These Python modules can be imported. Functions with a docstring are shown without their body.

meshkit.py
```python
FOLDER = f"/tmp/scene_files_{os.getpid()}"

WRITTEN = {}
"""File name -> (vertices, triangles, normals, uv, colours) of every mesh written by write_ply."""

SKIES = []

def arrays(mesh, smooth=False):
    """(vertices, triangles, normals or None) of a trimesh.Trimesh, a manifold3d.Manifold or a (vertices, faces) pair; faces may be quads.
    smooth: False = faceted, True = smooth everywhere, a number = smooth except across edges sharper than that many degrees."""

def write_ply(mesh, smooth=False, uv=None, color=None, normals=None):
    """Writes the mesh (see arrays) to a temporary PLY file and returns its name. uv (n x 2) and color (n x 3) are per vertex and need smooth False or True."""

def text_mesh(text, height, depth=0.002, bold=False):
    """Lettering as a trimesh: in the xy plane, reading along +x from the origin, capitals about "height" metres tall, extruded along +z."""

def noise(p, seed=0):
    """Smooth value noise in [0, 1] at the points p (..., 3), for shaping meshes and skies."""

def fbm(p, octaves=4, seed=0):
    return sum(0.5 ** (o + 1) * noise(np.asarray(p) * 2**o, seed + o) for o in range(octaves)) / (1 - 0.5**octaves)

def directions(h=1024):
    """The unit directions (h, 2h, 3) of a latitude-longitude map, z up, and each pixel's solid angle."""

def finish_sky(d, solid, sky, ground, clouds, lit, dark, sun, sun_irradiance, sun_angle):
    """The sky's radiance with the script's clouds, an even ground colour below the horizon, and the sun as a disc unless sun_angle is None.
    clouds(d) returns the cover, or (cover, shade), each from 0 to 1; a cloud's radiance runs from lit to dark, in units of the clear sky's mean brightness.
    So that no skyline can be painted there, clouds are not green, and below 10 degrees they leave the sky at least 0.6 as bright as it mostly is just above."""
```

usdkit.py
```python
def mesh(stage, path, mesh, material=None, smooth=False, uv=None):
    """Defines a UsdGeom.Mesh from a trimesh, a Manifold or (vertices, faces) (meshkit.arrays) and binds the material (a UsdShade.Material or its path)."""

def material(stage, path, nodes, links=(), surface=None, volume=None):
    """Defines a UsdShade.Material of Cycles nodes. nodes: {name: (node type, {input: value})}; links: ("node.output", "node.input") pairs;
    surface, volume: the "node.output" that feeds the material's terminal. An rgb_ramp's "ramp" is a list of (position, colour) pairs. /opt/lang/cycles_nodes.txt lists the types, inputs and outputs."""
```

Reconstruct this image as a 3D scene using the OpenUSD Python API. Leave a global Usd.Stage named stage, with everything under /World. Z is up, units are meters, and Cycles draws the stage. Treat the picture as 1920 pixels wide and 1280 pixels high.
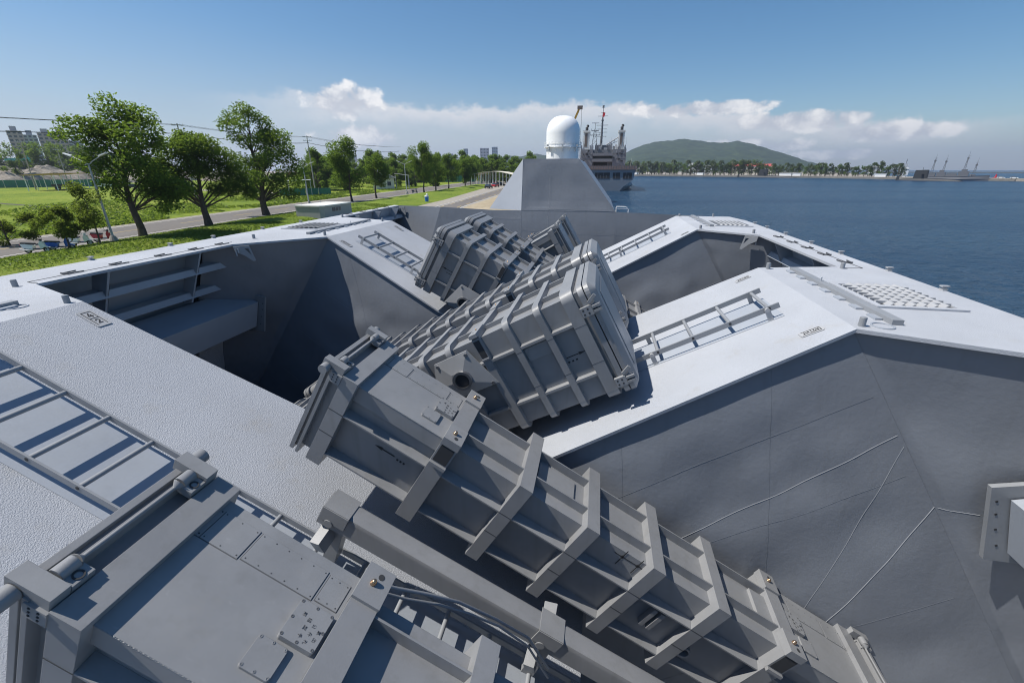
import math, random
import numpy as np, trimesh, usdkit, meshkit
from shapely.geometry import Polygon, box as sbox, Point
from scipy.interpolate import LinearNDInterpolator
from pxr import Usd, UsdGeom, UsdLux, UsdShade, Gf, Sdf

# ---------------------------------------------------------------- camera, sky, sun
stage = Usd.Stage.CreateInMemory()
UsdGeom.SetStageUpAxis(stage, 'Z'); UsdGeom.SetStageMetersPerUnit(stage, 1.0)
UsdGeom.Xform.Define(stage, '/World'); UsdGeom.Scope.Define(stage, '/World/Looks')
# world: x = starboard, y = along the ship away from the camera, z up, water at z = 0
CAM = np.array([0, 0, 8.0]); YAW, PITCH, FPX = 0.1886, 0.379, 808.0
def camera():
    cy, sy, cp, sp = math.cos(YAW), math.sin(YAW), math.cos(PITCH), math.sin(PITCH)
    fw = np.array([-sy, cy, 0]); rt = np.array([cy, sy, 0]); up = np.array([0, 0, 1.])
    F, U = cp * fw - sp * up, sp * fw + cp * up
    c = UsdGeom.Camera.Define(stage, '/World/camera')
    c.CreateHorizontalApertureAttr(36.0); c.CreateFocalLengthAttr(FPX / 1920 * 36.0)
    c.CreateClippingRangeAttr((0.05, 20000.0))
    c.AddTransformOp().Set(Gf.Matrix4d(*rt, 0, *U, 0, *(-F), 0, *CAM, 1))
    c.CreateExposureAttr(0.36)
    return c
cam = camera()
SUN = np.array([-0.515, -0.112, 0.85]); SUN /= np.linalg.norm(SUN)
SUN_EL, SUN_ROT = math.asin(SUN[2]), math.atan2(SUN[0], SUN[1])

def look(name, nodes, links=(), surface='p.BSDF', volume=None):
    return usdkit.material(stage, '/World/Looks/' + name, nodes, links, surface, volume)

def sky_material():
    n = {'tc': ('texture_coordinate', {}),
         'sky': ('sky_texture', {'sky_type': 'single_scattering', 'sun_disc': False, 'sun_elevation': SUN_EL, 'sun_rotation': SUN_ROT,
                                 'altitude': 10.0, 'air_density': 1.0, 'aerosol_density': 0.35, 'ozone_density': 3.0}),
         'xyz': ('separate_xyz', {}),
         'bg': ('background_shader', {'strength': 0.058})}
    L = [('tc.generated', 'xyz.vector')]
    def mathn(name, op, a, b=None, c=None, clamp=False):
        inp = {'math_type': op, 'use_clamp': clamp}
        for k, v in (('value1', a), ('value2', b), ('value3', c)):
            if isinstance(v, (int, float)): inp[k] = float(v)
            elif v: L.append((v, f'{name}.{k}'))
        n[name] = ('math', inp); return name + '.value'
    def smooth(name, v, a, b, lo=0.0, hi=1.0):
        n[name] = ('map_range', {'range_type': 'smoothstep', 'from_min': a, 'from_max': b, 'to_min': lo, 'to_max': hi}); L.append((v, name + '.value')); return name + '.result'
    # azimuth (0 = along the ship, + to starboard) and elevation in degrees
    az = mathn('az', 'multiply', mathn('at', 'arctan2', 'xyz.x', 'xyz.y'), 57.2958)
    el = mathn('el', 'multiply', mathn('as', 'arcsine', 'xyz.z'), 57.2958)
    n['ve'] = ('combine_xyz', {'z': 0.0}); L += [(az, 've.x'), (el, 've.y')]
    def noise(name, scale, detail, rough, sx=1.0, sy=1.0, dist=0.0, off=0.0):
        n[name + 'm'] = ('mapping', {'scale': (sx, sy, 1), 'location': (off, off * .7, 0)}); L.append(('ve.vector', name + 'm.vector'))
        n[name] = ('noise_texture', {'scale': scale, 'detail': detail, 'roughness': rough, 'distortion': dist}); L.append((name + 'm.vector', name + '.vector'))
        return name + '.fac'
    big = noise('n1', 0.10, 7, .62, 0.8, 2.0, .5, 3.0); fine = noise('n2', 0.36, 7, .58, 1, 1.25, .15, 11.0); veil = noise('n3', .05, 6, .6, .55, 3.2, 1.2, 7.)
    # anvil bank: its top rises and falls with azimuth
    top = mathn('t2', 'add', mathn('t1', 'multiply', mathn('t0', 'subtract', big, 0.5), 4.0), smooth('tz', az, 2.0, 32.0, 7.3, 4.2))
    edge = mathn('e1', 'subtract', top, el)                      # >0 inside
    edge = mathn('e2', 'add', edge, mathn('e3', 'multiply', mathn('e4', 'subtract', fine, .5), 2.8))
    inb = smooth('b1', edge, -0.1, .8)
    low = smooth('b2', el, 0.0, 3.0, .0, 1.0)
    azm = mathn('azm', 'multiply', smooth('b3', az, -46.0, -26.0), smooth('b4', az, 38.0, 28.0))
    bank = mathn('bank', 'multiply', mathn('bk1', 'multiply', inb, azm), mathn('bk2', 'multiply', low, smooth('b5', edge, 3.6, .5, .30, .96)))
    # towers of cumulus
    def puff(i, a0, e0, ra, re):
        dx = mathn(f'pa{i}', 'divide', mathn(f'pb{i}', 'subtract', az, a0), ra); dy = mathn(f'pc{i}', 'divide', mathn(f'pd{i}', 'subtract', el, e0), re)
        r = mathn(f'pe{i}', 'add', mathn(f'pf{i}', 'multiply', dx, dx), mathn(f'pg{i}', 'multiply', dy, dy))
        v = mathn(f'ph{i}', 'subtract', 1.0, r); v = mathn(f'pi{i}', 'add', v, mathn(f'pj{i}', 'multiply', mathn(f'pk{i}', 'subtract', fine, .5), 3.2))
        return smooth(f'pl{i}', v, 0.15, .75)
    cum = None
    for i, p in enumerate([(-29.5, 6.9, 4.6, 2.1), (-28.5, 3.4, 5.0, 1.5), (10.5, 6.2, 9.0, .9), (20.0, 4.6, 8.5, 1.2), (27.5, 3.3, 5.5, 1.0), (16.0, 2.4, 7.0, .9), (41.0, 4.6, 4.5, 1.3), (24.0, 1.4, 5.0, .6)]):
        v = puff(i, *p); cum = v if cum is None else mathn(f'pm{i}', 'maximum', cum, v)
    htop = smooth('ht', az, -50.0, 35.0, 15.0, 4.6)
    haze = mathn('hz', 'multiply', smooth('b6', mathn('hr', 'divide', el, htop), 1.0, 0.03, 0.0, .60), smooth('b8', veil, .30, .62, .72, 1.0))
    n['hs'] = ('hsv', {'hue': .497, 'saturation': 1.32, 'value': 1.42, 'fac': 1.0}); L.append(('sky.color', 'hs.color'))
    n['mh'] = ('mix_color', {'blend_type': 'mix', 'b': (5.3, 6.0, 7.2)}); L += [('hs.color', 'mh.a'), (haze, 'mh.fac')]
    n['mb'] = ('mix_color', {'blend_type': 'mix', 'b': (10.8, 10.9, 11.2)}); L += [('mh.result', 'mb.a'), (bank, 'mb.fac')]
    n['shade'] = ('mix_color', {'blend_type': 'mix', 'a': (8.0, 8.3, 9.1), 'b': (15.0, 14.6, 14.2)}); L += [(smooth('b9', fine, .42, .66), 'shade.fac')]
    n['mc'] = ('mix_color', {'blend_type': 'mix'}); L += [('mb.result', 'mc.a'), ('shade.result', 'mc.b'), (mathn('cm', 'multiply', cum, .92), 'mc.fac')]
    for k in ('mh', 'mb', 'shade', 'mc'): n[k][1]['use_clamp'] = False
    L.append(('mc.result', 'bg.color'))
    return look('sky_look', n, L, 'bg.background')
dome = UsdLux.DomeLight.Define(stage, '/World/sky'); dome.CreateIntensityAttr(1.0)
UsdShade.MaterialBindingAPI.Apply(dome.GetPrim()).Bind(sky_material())
dome.GetPrim().SetCustomDataByKey('kind', 'structure')
sun = UsdLux.DistantLight.Define(stage, '/World/sun')
sun.CreateIntensityAttr(1.25); sun.CreateAngleAttr(0.53); sun.CreateNormalizeAttr(True); sun.CreateColorAttr(Gf.Vec3f(1.0, 0.955, 0.88))
def sun_xform():
    z = SUN; x = np.cross([0, 0, 1.], z); x /= np.linalg.norm(x); y = np.cross(z, x)
    sun.AddTransformOp().Set(Gf.Matrix4d(*x, 0, *y, 0, *z, 0, 0, 0, 50, 1))
sun_xform()

# ---------------------------------------------------------------- materials
def paint(name, col, rough=.5, var=.10, vscale=1.2, bump=0.0, bscale=60., grime=0.0, bevel=0.0, spec=.5, streak=0.0, coarse=0.0):
    c = np.array(col, float)
    n = {'g': ('geometry', {}), 'm': ('mapping', {'scale': (1, 1, 1)}), 'n': ('noise_texture', {'scale': vscale, 'detail': 6, 'roughness': .6}),
         'r': ('rgb_ramp', {'ramp': [(.3, tuple(c * (1 - var))), (.7, tuple(np.minimum(c * (1 + var), .9)))]}),
         'p': ('principled_bsdf', {'roughness': rough, 'specular_ior_level': spec}),
         'rr': ('map_range', {'from_min': .3, 'from_max': .7, 'to_min': rough - .08, 'to_max': rough + .1})}
    L = [('g.position', 'm.vector'), ('m.vector', 'n.vector'), ('n.fac', 'r.fac'), ('n.fac', 'rr.value'), ('rr.result', 'p.roughness')]
    out = 'r.color'
    if streak:
        n['sm'] = ('mapping', {'scale': (5, 5, .35)}); n['sn'] = ('noise_texture', {'scale': 2.2, 'detail': 5, 'roughness': .62})
        n['sr'] = ('map_range', {'from_min': .52, 'from_max': .75, 'to_min': 0., 'to_max': streak, 'clamp': True})
        n['sx'] = ('mix_color', {'b': tuple(c * .45 + np.array([.02, .015, .0]))})
        L += [('g.position', 'sm.vector'), ('sm.vector', 'sn.vector'), ('sn.fac', 'sr.value'), ('sr.result', 'sx.fac'), (out, 'sx.a')]; out = 'sx.result'
    if grime:
        n['gn'] = ('noise_texture', {'scale': 3.1, 'detail': 8, 'roughness': .7})
        n['gr'] = ('map_range', {'from_min': .56, 'from_max': .74, 'to_min': 0., 'to_max': grime, 'clamp': True})
        n['gx'] = ('mix_color', {'b': (.30, .265, .20)})
        L += [('g.position', 'gn.vector'), ('gn.fac', 'gr.value'), ('gr.result', 'gx.fac'), (out, 'gx.a')]; out = 'gx.result'
    n['wm'] = ('mapping', {'scale': (1.3, 9., 9.), 'rotation': (.3, .2, .7)}); n['wn'] = ('noise_texture', {'scale': 5., 'detail': 7, 'roughness': .72, 'distortion': .4})
    n['wr'] = ('map_range', {'from_min': .60, 'from_max': .80, 'to_min': 0., 'to_max': .38, 'clamp': True}); n['wx'] = ('mix_color', {'b': tuple(np.minimum(c * 1.5, .8))})
    L += [('g.position', 'wm.vector'), ('wm.vector', 'wn.vector'), ('wn.fac', 'wr.value'), ('wr.result', 'wx.fac'), (out, 'wx.a')]; out = 'wx.result'
    L.append((out, 'p.base_color'))
    nrm = None
    if bevel:
        n['bv'] = ('bevel', {'radius': bevel, 'samples': 4}); nrm = 'bv.bevel'
    if coarse:
        n['cn'] = ('noise_texture', {'scale': 4.0, 'detail': 3, 'roughness': .5}); n['cb'] = ('bump', {'strength': .6, 'distance': coarse})
        L += [('g.position', 'cn.vector'), ('cn.fac', 'cb.height')]
        if nrm: L.append((nrm, 'cb.normal'))
        nrm = 'cb.normal'
    if bump:
        n['bn'] = ('noise_texture', {'scale': bscale, 'detail': 3, 'roughness': .55}); n['b'] = ('bump', {'strength': .8, 'distance': bump})
        L += [('g.position', 'bn.vector'), ('bn.fac', 'b.height')]
        if nrm: L.append((nrm, 'b.normal'))
        nrm = 'b.normal'
    if nrm: L.append((nrm, 'p.normal'))
    return look(name, n, L)
def flat(name, col, rough=.7, metallic=0.0):
    return look(name, {'p': ('principled_bsdf', {'base_color': tuple(col), 'roughness': rough, 'metallic': metallic})})
M = {}
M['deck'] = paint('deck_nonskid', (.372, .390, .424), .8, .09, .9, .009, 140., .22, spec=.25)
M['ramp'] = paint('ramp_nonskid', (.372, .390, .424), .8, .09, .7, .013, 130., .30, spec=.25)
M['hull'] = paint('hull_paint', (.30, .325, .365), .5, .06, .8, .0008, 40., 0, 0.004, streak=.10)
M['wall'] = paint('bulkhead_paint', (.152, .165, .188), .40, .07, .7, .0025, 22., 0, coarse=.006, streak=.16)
M['can'] = paint('canister_paint', (.21, .214, .222), .40, .10, 1.5, .0006, 120., .10, 0.004, streak=.26)
M['can2'] = paint('canister_plate_paint', (.222, .226, .233), .44, .09, 2.5, .0005, 120., .14, 0.003, streak=.20)
M['ladder'] = paint('ladder_paint', (.23, .24, .255), .5, .06, 3., .0004, 200., .08, 0.003)
M['gap'] = flat('panel_gap', (.07, .073, .08), .8)
M['weld'] = paint('weld_bead_paint', (.27, .28, .30), .5, .05, 6.)
M['strip'] = paint('fresh_plate_paint', (.33, .335, .345), .55, .05, 2., grime=.12)
M['black'] = flat('black_marking', (.02, .021, .024), .7)
M['void'] = flat('dark_opening', (.03, .032, .036), .8)
M['bronze'] = flat('bronze_bolt', (.55, .36, .22), .3, 1.0)
M['steel'] = flat('bare_steel', (.45, .45, .46), .35, 1.0)
M['rubber'] = flat('black_rubber', (.025, .025, .027), .6)
M['white'] = paint('white_paint', (.78, .785, .79), .35, .02, .6, streak=.05)
M['cable'] = flat('grey_cable_sheath', (.26, .265, .275), .55)

# ---------------------------------------------------------------- helpers
counts, BASE = {}, {}
def numbered(parent, name):
    k = (parent, name); counts[k] = counts.get(k, -1) + 1
    return name if counts[k] == 0 else f'{name}_{counts[k]:03d}'
def tag(p, label=None, cat=None, group=None, kind=None):
    p = p.GetPrim() if hasattr(p, 'GetPrim') else p
    for k, v in (('label', label), ('category', cat), ('group', group), ('kind', kind)):
        if v: p.SetCustomDataByKey(k, v)
    return p
def thing(name, label, cat, loc=(0, 0, 0), rz=0.0, ry=0.0, group=None, scale=None):
    path = '/World/' + numbered('/World', name)
    x = UsdGeom.Xform.Define(stage, path); x.AddTranslateOp().Set(Gf.Vec3d(*map(float, loc)))
    if rz: x.AddRotateZOp().Set(math.degrees(rz))
    if ry: x.AddRotateYOp().Set(math.degrees(ry))
    if scale: x.AddScaleOp().Set(Gf.Vec3f(*([scale] * 3 if np.ndim(scale) == 0 else scale)))
    BASE[path] = np.array(loc, float)
    return tag(x, label, cat, group)
def copy_of(src, label, loc, rz=0.0, scale=1.0, group=None):
    was = src.GetCustomData()
    name = src.GetName().rstrip('0123456789').rstrip('_')
    r = thing(name, label or was['label'], was['category'], loc, rz, 0, group or was.get('group'), scale)
    r.GetReferences().AddInternalReference(src.GetPath()); r.SetInstanceable(True)
    return r
def obj(name, mesh, mat, parent=None, smooth=False, label=None, kind=None, cat=None, group=None, world=False):
    pp = str(parent.GetPath()) if parent is not None else '/World'
    if isinstance(mesh, MB): mesh = mesh.mesh()
    if world and pp != '/World': mesh = mesh.copy(); mesh.apply_translation(-BASE['/'.join(pp.split('/')[:3])])   # parts and sub-parts share their thing's space
    m = usdkit.mesh(stage, pp + '/' + numbered(pp, name), mesh, mat, smooth)
    return tag(m, label, cat, group, kind)
BOX_F = np.array([[0, 1, 3], [0, 3, 2], [4, 6, 7], [4, 7, 5], [0, 4, 5], [0, 5, 1], [2, 3, 7], [2, 7, 6], [0, 2, 6], [0, 6, 4], [1, 5, 7], [1, 7, 3]])
def fixed(m):
    if m.volume < 0: m.invert()
    return m
class MB:
    def __init__(self): self.parts = []
    def add(self, m): self.parts.append(m); return self
    def box(self, lo, hi):
        lo, hi = np.minimum(lo, hi), np.maximum(lo, hi)
        v = np.array([[(lo, hi)[i][0], (lo, hi)[j][1], (lo, hi)[k][2]] for i in (0, 1) for j in (0, 1) for k in (0, 1)], float)
        return self.add(fixed(trimesh.Trimesh(v, BOX_F, process=False)))
    def bar(self, a, b, w, h, up=(0, 0, 1), taper=1.0):
        a, b = np.array(a, float), np.array(b, float); d = b - a; L = np.linalg.norm(d); d /= L
        s = np.cross(d, up)
        if np.linalg.norm(s) < 1e-6: s = np.cross(d, (1, 0, 0))
        s /= np.linalg.norm(s); t = np.cross(s, d)
        v = [p + s * w / 2 * i * k + t * h / 2 * j * k for p, k in ((a, 1), (b, taper)) for i in (-1, 1) for j in (-1, 1)]
        return self.add(fixed(trimesh.Trimesh(np.array(v), BOX_F, process=False)))
    def tube(self, pts, r, n=8, r2=None):
        pts = np.array(pts, float); rr = np.linspace(r, r if r2 is None else r2, len(pts)); rings = []
        for i, p in enumerate(pts):
            d = pts[min(i + 1, len(pts) - 1)] - pts[max(i - 1, 0)]; d /= np.linalg.norm(d)
            s = np.cross(d, (0, 0, 1) if abs(d[2]) < .9 else (1, 0, 0)); s /= np.linalg.norm(s); t = np.cross(s, d)
            a = np.arange(n) / n * 2 * np.pi
            rings.append(p + rr[i] * (np.cos(a)[:, None] * s + np.sin(a)[:, None] * t))
        v = np.concatenate(rings + [pts[:1], pts[-1:]]); f = []
        for i in range(len(pts) - 1):
            for k in range(n):
                a, b = i * n + k, i * n + (k + 1) % n; f += [[a, b, b + n], [a, b + n, a + n]]
        e = len(pts) * n
        for k in range(n): f += [[e, (k + 1) % n, k], [e + 1, e - n + k, e - n + (k + 1) % n]]
        return self.add(fixed(trimesh.Trimesh(v, f, process=False)))
    def prism(self, poly, off):
        """convex planar polygon swept by off"""
        p = np.array(poly, float); q = p + np.array(off, float); n = len(p); f = []
        for i in range(1, n - 1): f += [[0, i + 1, i], [n, n + i, n + i + 1]]
        for i in range(n):
            j = (i + 1) % n; f += [[i, j, n + j], [i, n + j, n + i]]
        return self.add(fixed(trimesh.Trimesh(np.concatenate([p, q]), f, process=False)))
    def hull(self, pts):
        return self.add(trimesh.convex.convex_hull(np.array(pts, float)))
    def cyl(self, c, r, h, n=16, axis=2, r2=None):
        c = np.array(c, float); d = np.zeros(3); d[axis] = h
        return self.tube([c, c + d], r, n, r2)
    def sphere(self, c, r, sub=1, sc=(1, 1, 1)):
        m = trimesh.creation.icosphere(sub, r); m.apply_scale(sc); m.apply_translation(c); return self.add(m)
    def revolve(self, prof, c=(0, 0, 0), n=24):
        m = trimesh.creation.revolve(np.array(prof, float), sections=n); m.apply_translation(c); return self.add(fixed(m))
    def mesh(self): return trimesh.util.concatenate(self.parts)
def extrude(poly, h):
    ps = getattr(poly, 'geoms', [poly])
    return trimesh.util.concatenate([trimesh.creation.extrude_polygon(g, h, engine='earcut') for g in ps])
H = 1.2                                        # ship numbers are in units of the camera's height over the deck
def S(p): return np.asarray(p, float) * H + CAM
def sheet(quad, nu, nv, amp, freq, seed, nrm=None, pinch=True):
    """a plated wall between four corners with the shallow dents of thin plate"""
    a, b, c, d = [np.array(x, float) for x in quad]
    u, v = np.meshgrid(np.linspace(0, 1, nu + 1), np.linspace(0, 1, nv + 1), indexing='ij')
    P = (a * ((1 - u) * (1 - v))[..., None] + b * (u * (1 - v))[..., None] + c * (u * v)[..., None] + d * ((1 - u) * v)[..., None])
    n = np.cross(b - a, d - a); n /= np.linalg.norm(n)
    h = (meshkit.fbm(P * freq, 3, seed) - .5) * 2 * amp
    if pinch: h *= np.clip(np.minimum(np.minimum(u, 1 - u), np.minimum(v, 1 - v)) * 12, 0, 1) * np.clip(.12 + v * 4.5, 0, 1)
    P = P + n * h[..., None]
    i = np.arange((nu + 1) * (nv + 1)).reshape(nu + 1, nv + 1)
    q = np.stack([i[:-1, :-1], i[1:, :-1], i[1:, 1:], i[:-1, 1:]], -1).reshape(-1, 4)
    f = np.vstack([q[:, [0, 1, 2]], q[:, [0, 2, 3]]])
    return trimesh.Trimesh(P.reshape(-1, 3), f, process=False)
SHIP_PARTS = []

# ---------------------------------------------------------------- ground, water, hills
def ground_material(name, ramp, s1, s2, bump=.05, bscale=8., rough=.95, stretch=(1, 1, 1)):
    n = {'g': ('geometry', {}), 'm': ('mapping', {'scale': stretch}), 'a': ('noise_texture', {'scale': s1, 'detail': 8, 'roughness': .65}), 'b': ('noise_texture', {'scale': s2, 'detail': 6, 'roughness': .7}),
         'x': ('mix_float', {'fac': .5}), 'r': ('rgb_ramp', {'ramp': ramp}), 'c': ('noise_texture', {'scale': bscale, 'detail': 4, 'roughness': .7}),
         'bp': ('bump', {'strength': .9, 'distance': bump}), 'p': ('principled_bsdf', {'roughness': rough, 'specular_ior_level': .2})}
    return look(name, n, [('g.position', 'm.vector'), ('m.vector', 'a.vector'), ('m.vector', 'b.vector'), ('g.position', 'c.vector'), ('a.fac', 'x.a'), ('b.fac', 'x.b'),
                          ('x.result', 'r.fac'), ('r.color', 'p.base_color'), ('c.fac', 'bp.height'), ('bp.normal', 'p.normal')])
M['grass'] = ground_material('grass_field', [(.36, (.05, .088, .010)), (.45, (.13, .19, .016)), (.54, (.20, .25, .026)), (.64, (.24, .235, .05))], .05, .9, .25, 5.)
M['verge'] = ground_material('mown_grass', [(.36, (.065, .11, .012)), (.5, (.14, .20, .022)), (.62, (.19, .22, .035))], .25, 2.5, .12, 9.)
M['asphalt'] = ground_material('asphalt', [(.3, (.115, .105, .098)), (.5, (.15, .138, .128)), (.7, (.18, .166, .152))], .22, 3.0, .006, 60., .9, (1, .25, 1))
M['pave'] = ground_material('pale_paving', [(.3, (.21, .19, .165)), (.5, (.29, .265, .23)), (.7, (.36, .33, .28))], .12, 1.2, .02, 20.)
M['dust'] = ground_material('dusty_ground', [(.3, (.22, .18, .12)), (.5, (.34, .28, .19)), (.62, (.42, .37, .28)), (.7, (.16, .19, .05))], .18, 1.4, .04, 12.)
M['soil'] = ground_material('dark_spoil', [(.3, (.05, .05, .052)), (.5, (.085, .083, .08)), (.7, (.13, .12, .11))], .3, 2.0, .2, 2.)
M['rubble'] = ground_material('broken_concrete', [(.3, (.10, .085, .07)), (.5, (.26, .23, .19)), (.7, (.42, .38, .33))], .5, 1.6, .2, 2.)
M['sand'] = ground_material('pale_sand', [(.3, (.10, .085, .06)), (.7, (.17, .15, .11))], .02, .2, .2, 1.)
M['hill'] = ground_material('wooded_hill', [(.36, (.010, .022, .014)), (.5, (.024, .044, .024)), (.64, (.05, .075, .034))], .018, .07, 6., .09)
M['quaywall'] = ground_material('quay_concrete', [(.3, (.12, .115, .105)), (.7, (.24, .23, .21))], .2, 2., .03, 6.)
M['linewhite'] = ground_material('road_white', [(.35, (.45, .44, .41)), (.6, (.68, .67, .63))], .8, 6., .002, 30.)
M['lineyellow'] = ground_material('road_yellow', [(.35, (.38, .27, .10)), (.6, (.56, .41, .15))], .8, 6., .002, 30.)
def water_material():
    n = {'g': ('geometry', {}), 'm': ('mapping', {'scale': (1.0, 1.0, 1), 'rotation': (0, 0, .5)}), 'm2': ('mapping', {'scale': (.55, 1.5, 1), 'rotation': (0, 0, .9)}),
         'a': ('noise_texture', {'scale': .42, 'detail': 6, 'roughness': .62, 'distortion': .6}), 'b': ('noise_texture', {'scale': 1.25, 'detail': 4, 'roughness': .6, 'distortion': .4}),
         'c': ('noise_texture', {'scale': .011, 'detail': 5, 'roughness': .6, 'distortion': 1.2}), 'ml': ('mapping', {'scale': (.35, 1.6, 1), 'rotation': (0, 0, .35)}),
         's': ('map_range', {'from_min': .38, 'from_max': .62, 'to_min': .6, 'to_max': 1.0, 'clamp': True}),
         'add': ('math', {'math_type': 'multiply_add', 'value2': .45}), 'b1': ('bump', {'distance': 2.0, 'strength': 1.0}),
         'p': ('principled_bsdf', {'base_color': (.012, .05, .095), 'roughness': .27, 'ior': 1.33, 'specular_ior_level': .36}),
         'cr': ('rgb_ramp', {'ramp': [(.40, (.008, .030, .066)), (.60, (.016, .052, .10))]})}
    L = [('g.position', 'm.vector'), ('g.position', 'm2.vector'), ('m.vector', 'a.vector'), ('m2.vector', 'b.vector'), ('g.position', 'ml.vector'), ('ml.vector', 'c.vector'), ('c.fac', 's.value'), ('c.fac', 'cr.fac'), ('cr.color', 'p.base_color'),
         ('b.fac', 'add.value1'), ('a.fac', 'add.value3'), ('add.value', 'b1.height'), ('s.result', 'b1.strength'), ('b1.normal', 'p.normal')]
    return look('harbour_water', n, L)
M['water'] = water_material()
Q = 1.8                                        # quay level
def poly_sheet(pts, z, skirt=0.0):
    p = Polygon(pts); v, f = trimesh.creation.triangulate_polygon(p, engine='earcut')
    v = np.c_[v, np.full(len(v), z)]
    m = trimesh.Trimesh(v, f, process=False)
    if m.face_normals[:, 2].mean() < 0: m.invert()
    return m
R_ = 8800.
obj('water', poly_sheet([(-R_, -R_), (R_, -R_), (R_, R_), (-R_, R_)], 0.0), M['water'], kind='structure')
# the land behind the quay edge (the quay runs along the ship)
QE = -9.5
land = MB().prism([(QE, -400, Q), (QE, 2200, Q), (-4000, 2200, Q), (-4000, -400, Q)], (0, 0, -4.0))
obj('quay', land, M['pave'], kind='structure')
def lerp(a, b, t): return np.asarray(a, float) * (1 - t) + np.asarray(b, float) * t
# main road: near and far kerb lines
RN = [(-41.0, -60), (-43.6, 20), (-45.2, 37), (-47., 55), (-48.4, 80), (-53.5, 170), (-66, 400), (-80, 700)]
RF = [(-49.5, -60), (-52.8, 20), (-54.6, 37), (-56.4, 55), (-58.2, 80), (-64.5, 170), (-78, 400), (-94, 700)]
def along(line, y):
    ys = [p[1] for p in line]; return float(np.interp(y, ys, [p[0] for p in line]))
def strip_poly(l0, l1): return list(l0) + list(l1)[::-1]
def ribbon(line, w, z, y0, y1, off=0.0, n=40):
    ys = np.linspace(y0, y1, n); xs = np.array([along(line, y) for y in ys]) + off
    v = np.concatenate([np.c_[xs - w / 2, ys, np.full(n, z)], np.c_[xs + w / 2, ys, np.full(n, z)]])
    f = []
    for i in range(n - 1): f += [[i, n + i, n + i + 1], [i, n + i + 1, i + 1]]
    m = trimesh.Trimesh(v, f, process=False)
    if m.face_normals[:, 2].mean() < 0: m.invert()
    return m
MID = [((a[0] + b[0]) / 2, a[1]) for a, b in zip(RN, RF)]
obj('grass_field', poly_sheet([(p[0] - 1.0, p[1]) for p in RF] + [(-900, 700), (-900, -60)], Q + .004), M['grass'], kind='structure')
obj('road', poly_sheet(strip_poly(RN, RF), Q + .008), M['asphalt'], kind='structure')
mk = [ribbon(RN, .16, Q + .012, -50, 600, -.55, 90), ribbon(RF, .16, Q + .012, -50, 600, .55, 90)]
obj('road_marking', trimesh.util.concatenate(mk), M['linewhite'], kind='structure')
obj('road_marking', trimesh.util.concatenate([ribbon(MID, .14, Q + .012, y, y + 4.0, 0, 3) for y in np.arange(-20, 300, 9.5)]), M['lineyellow'], kind='structure')
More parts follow.
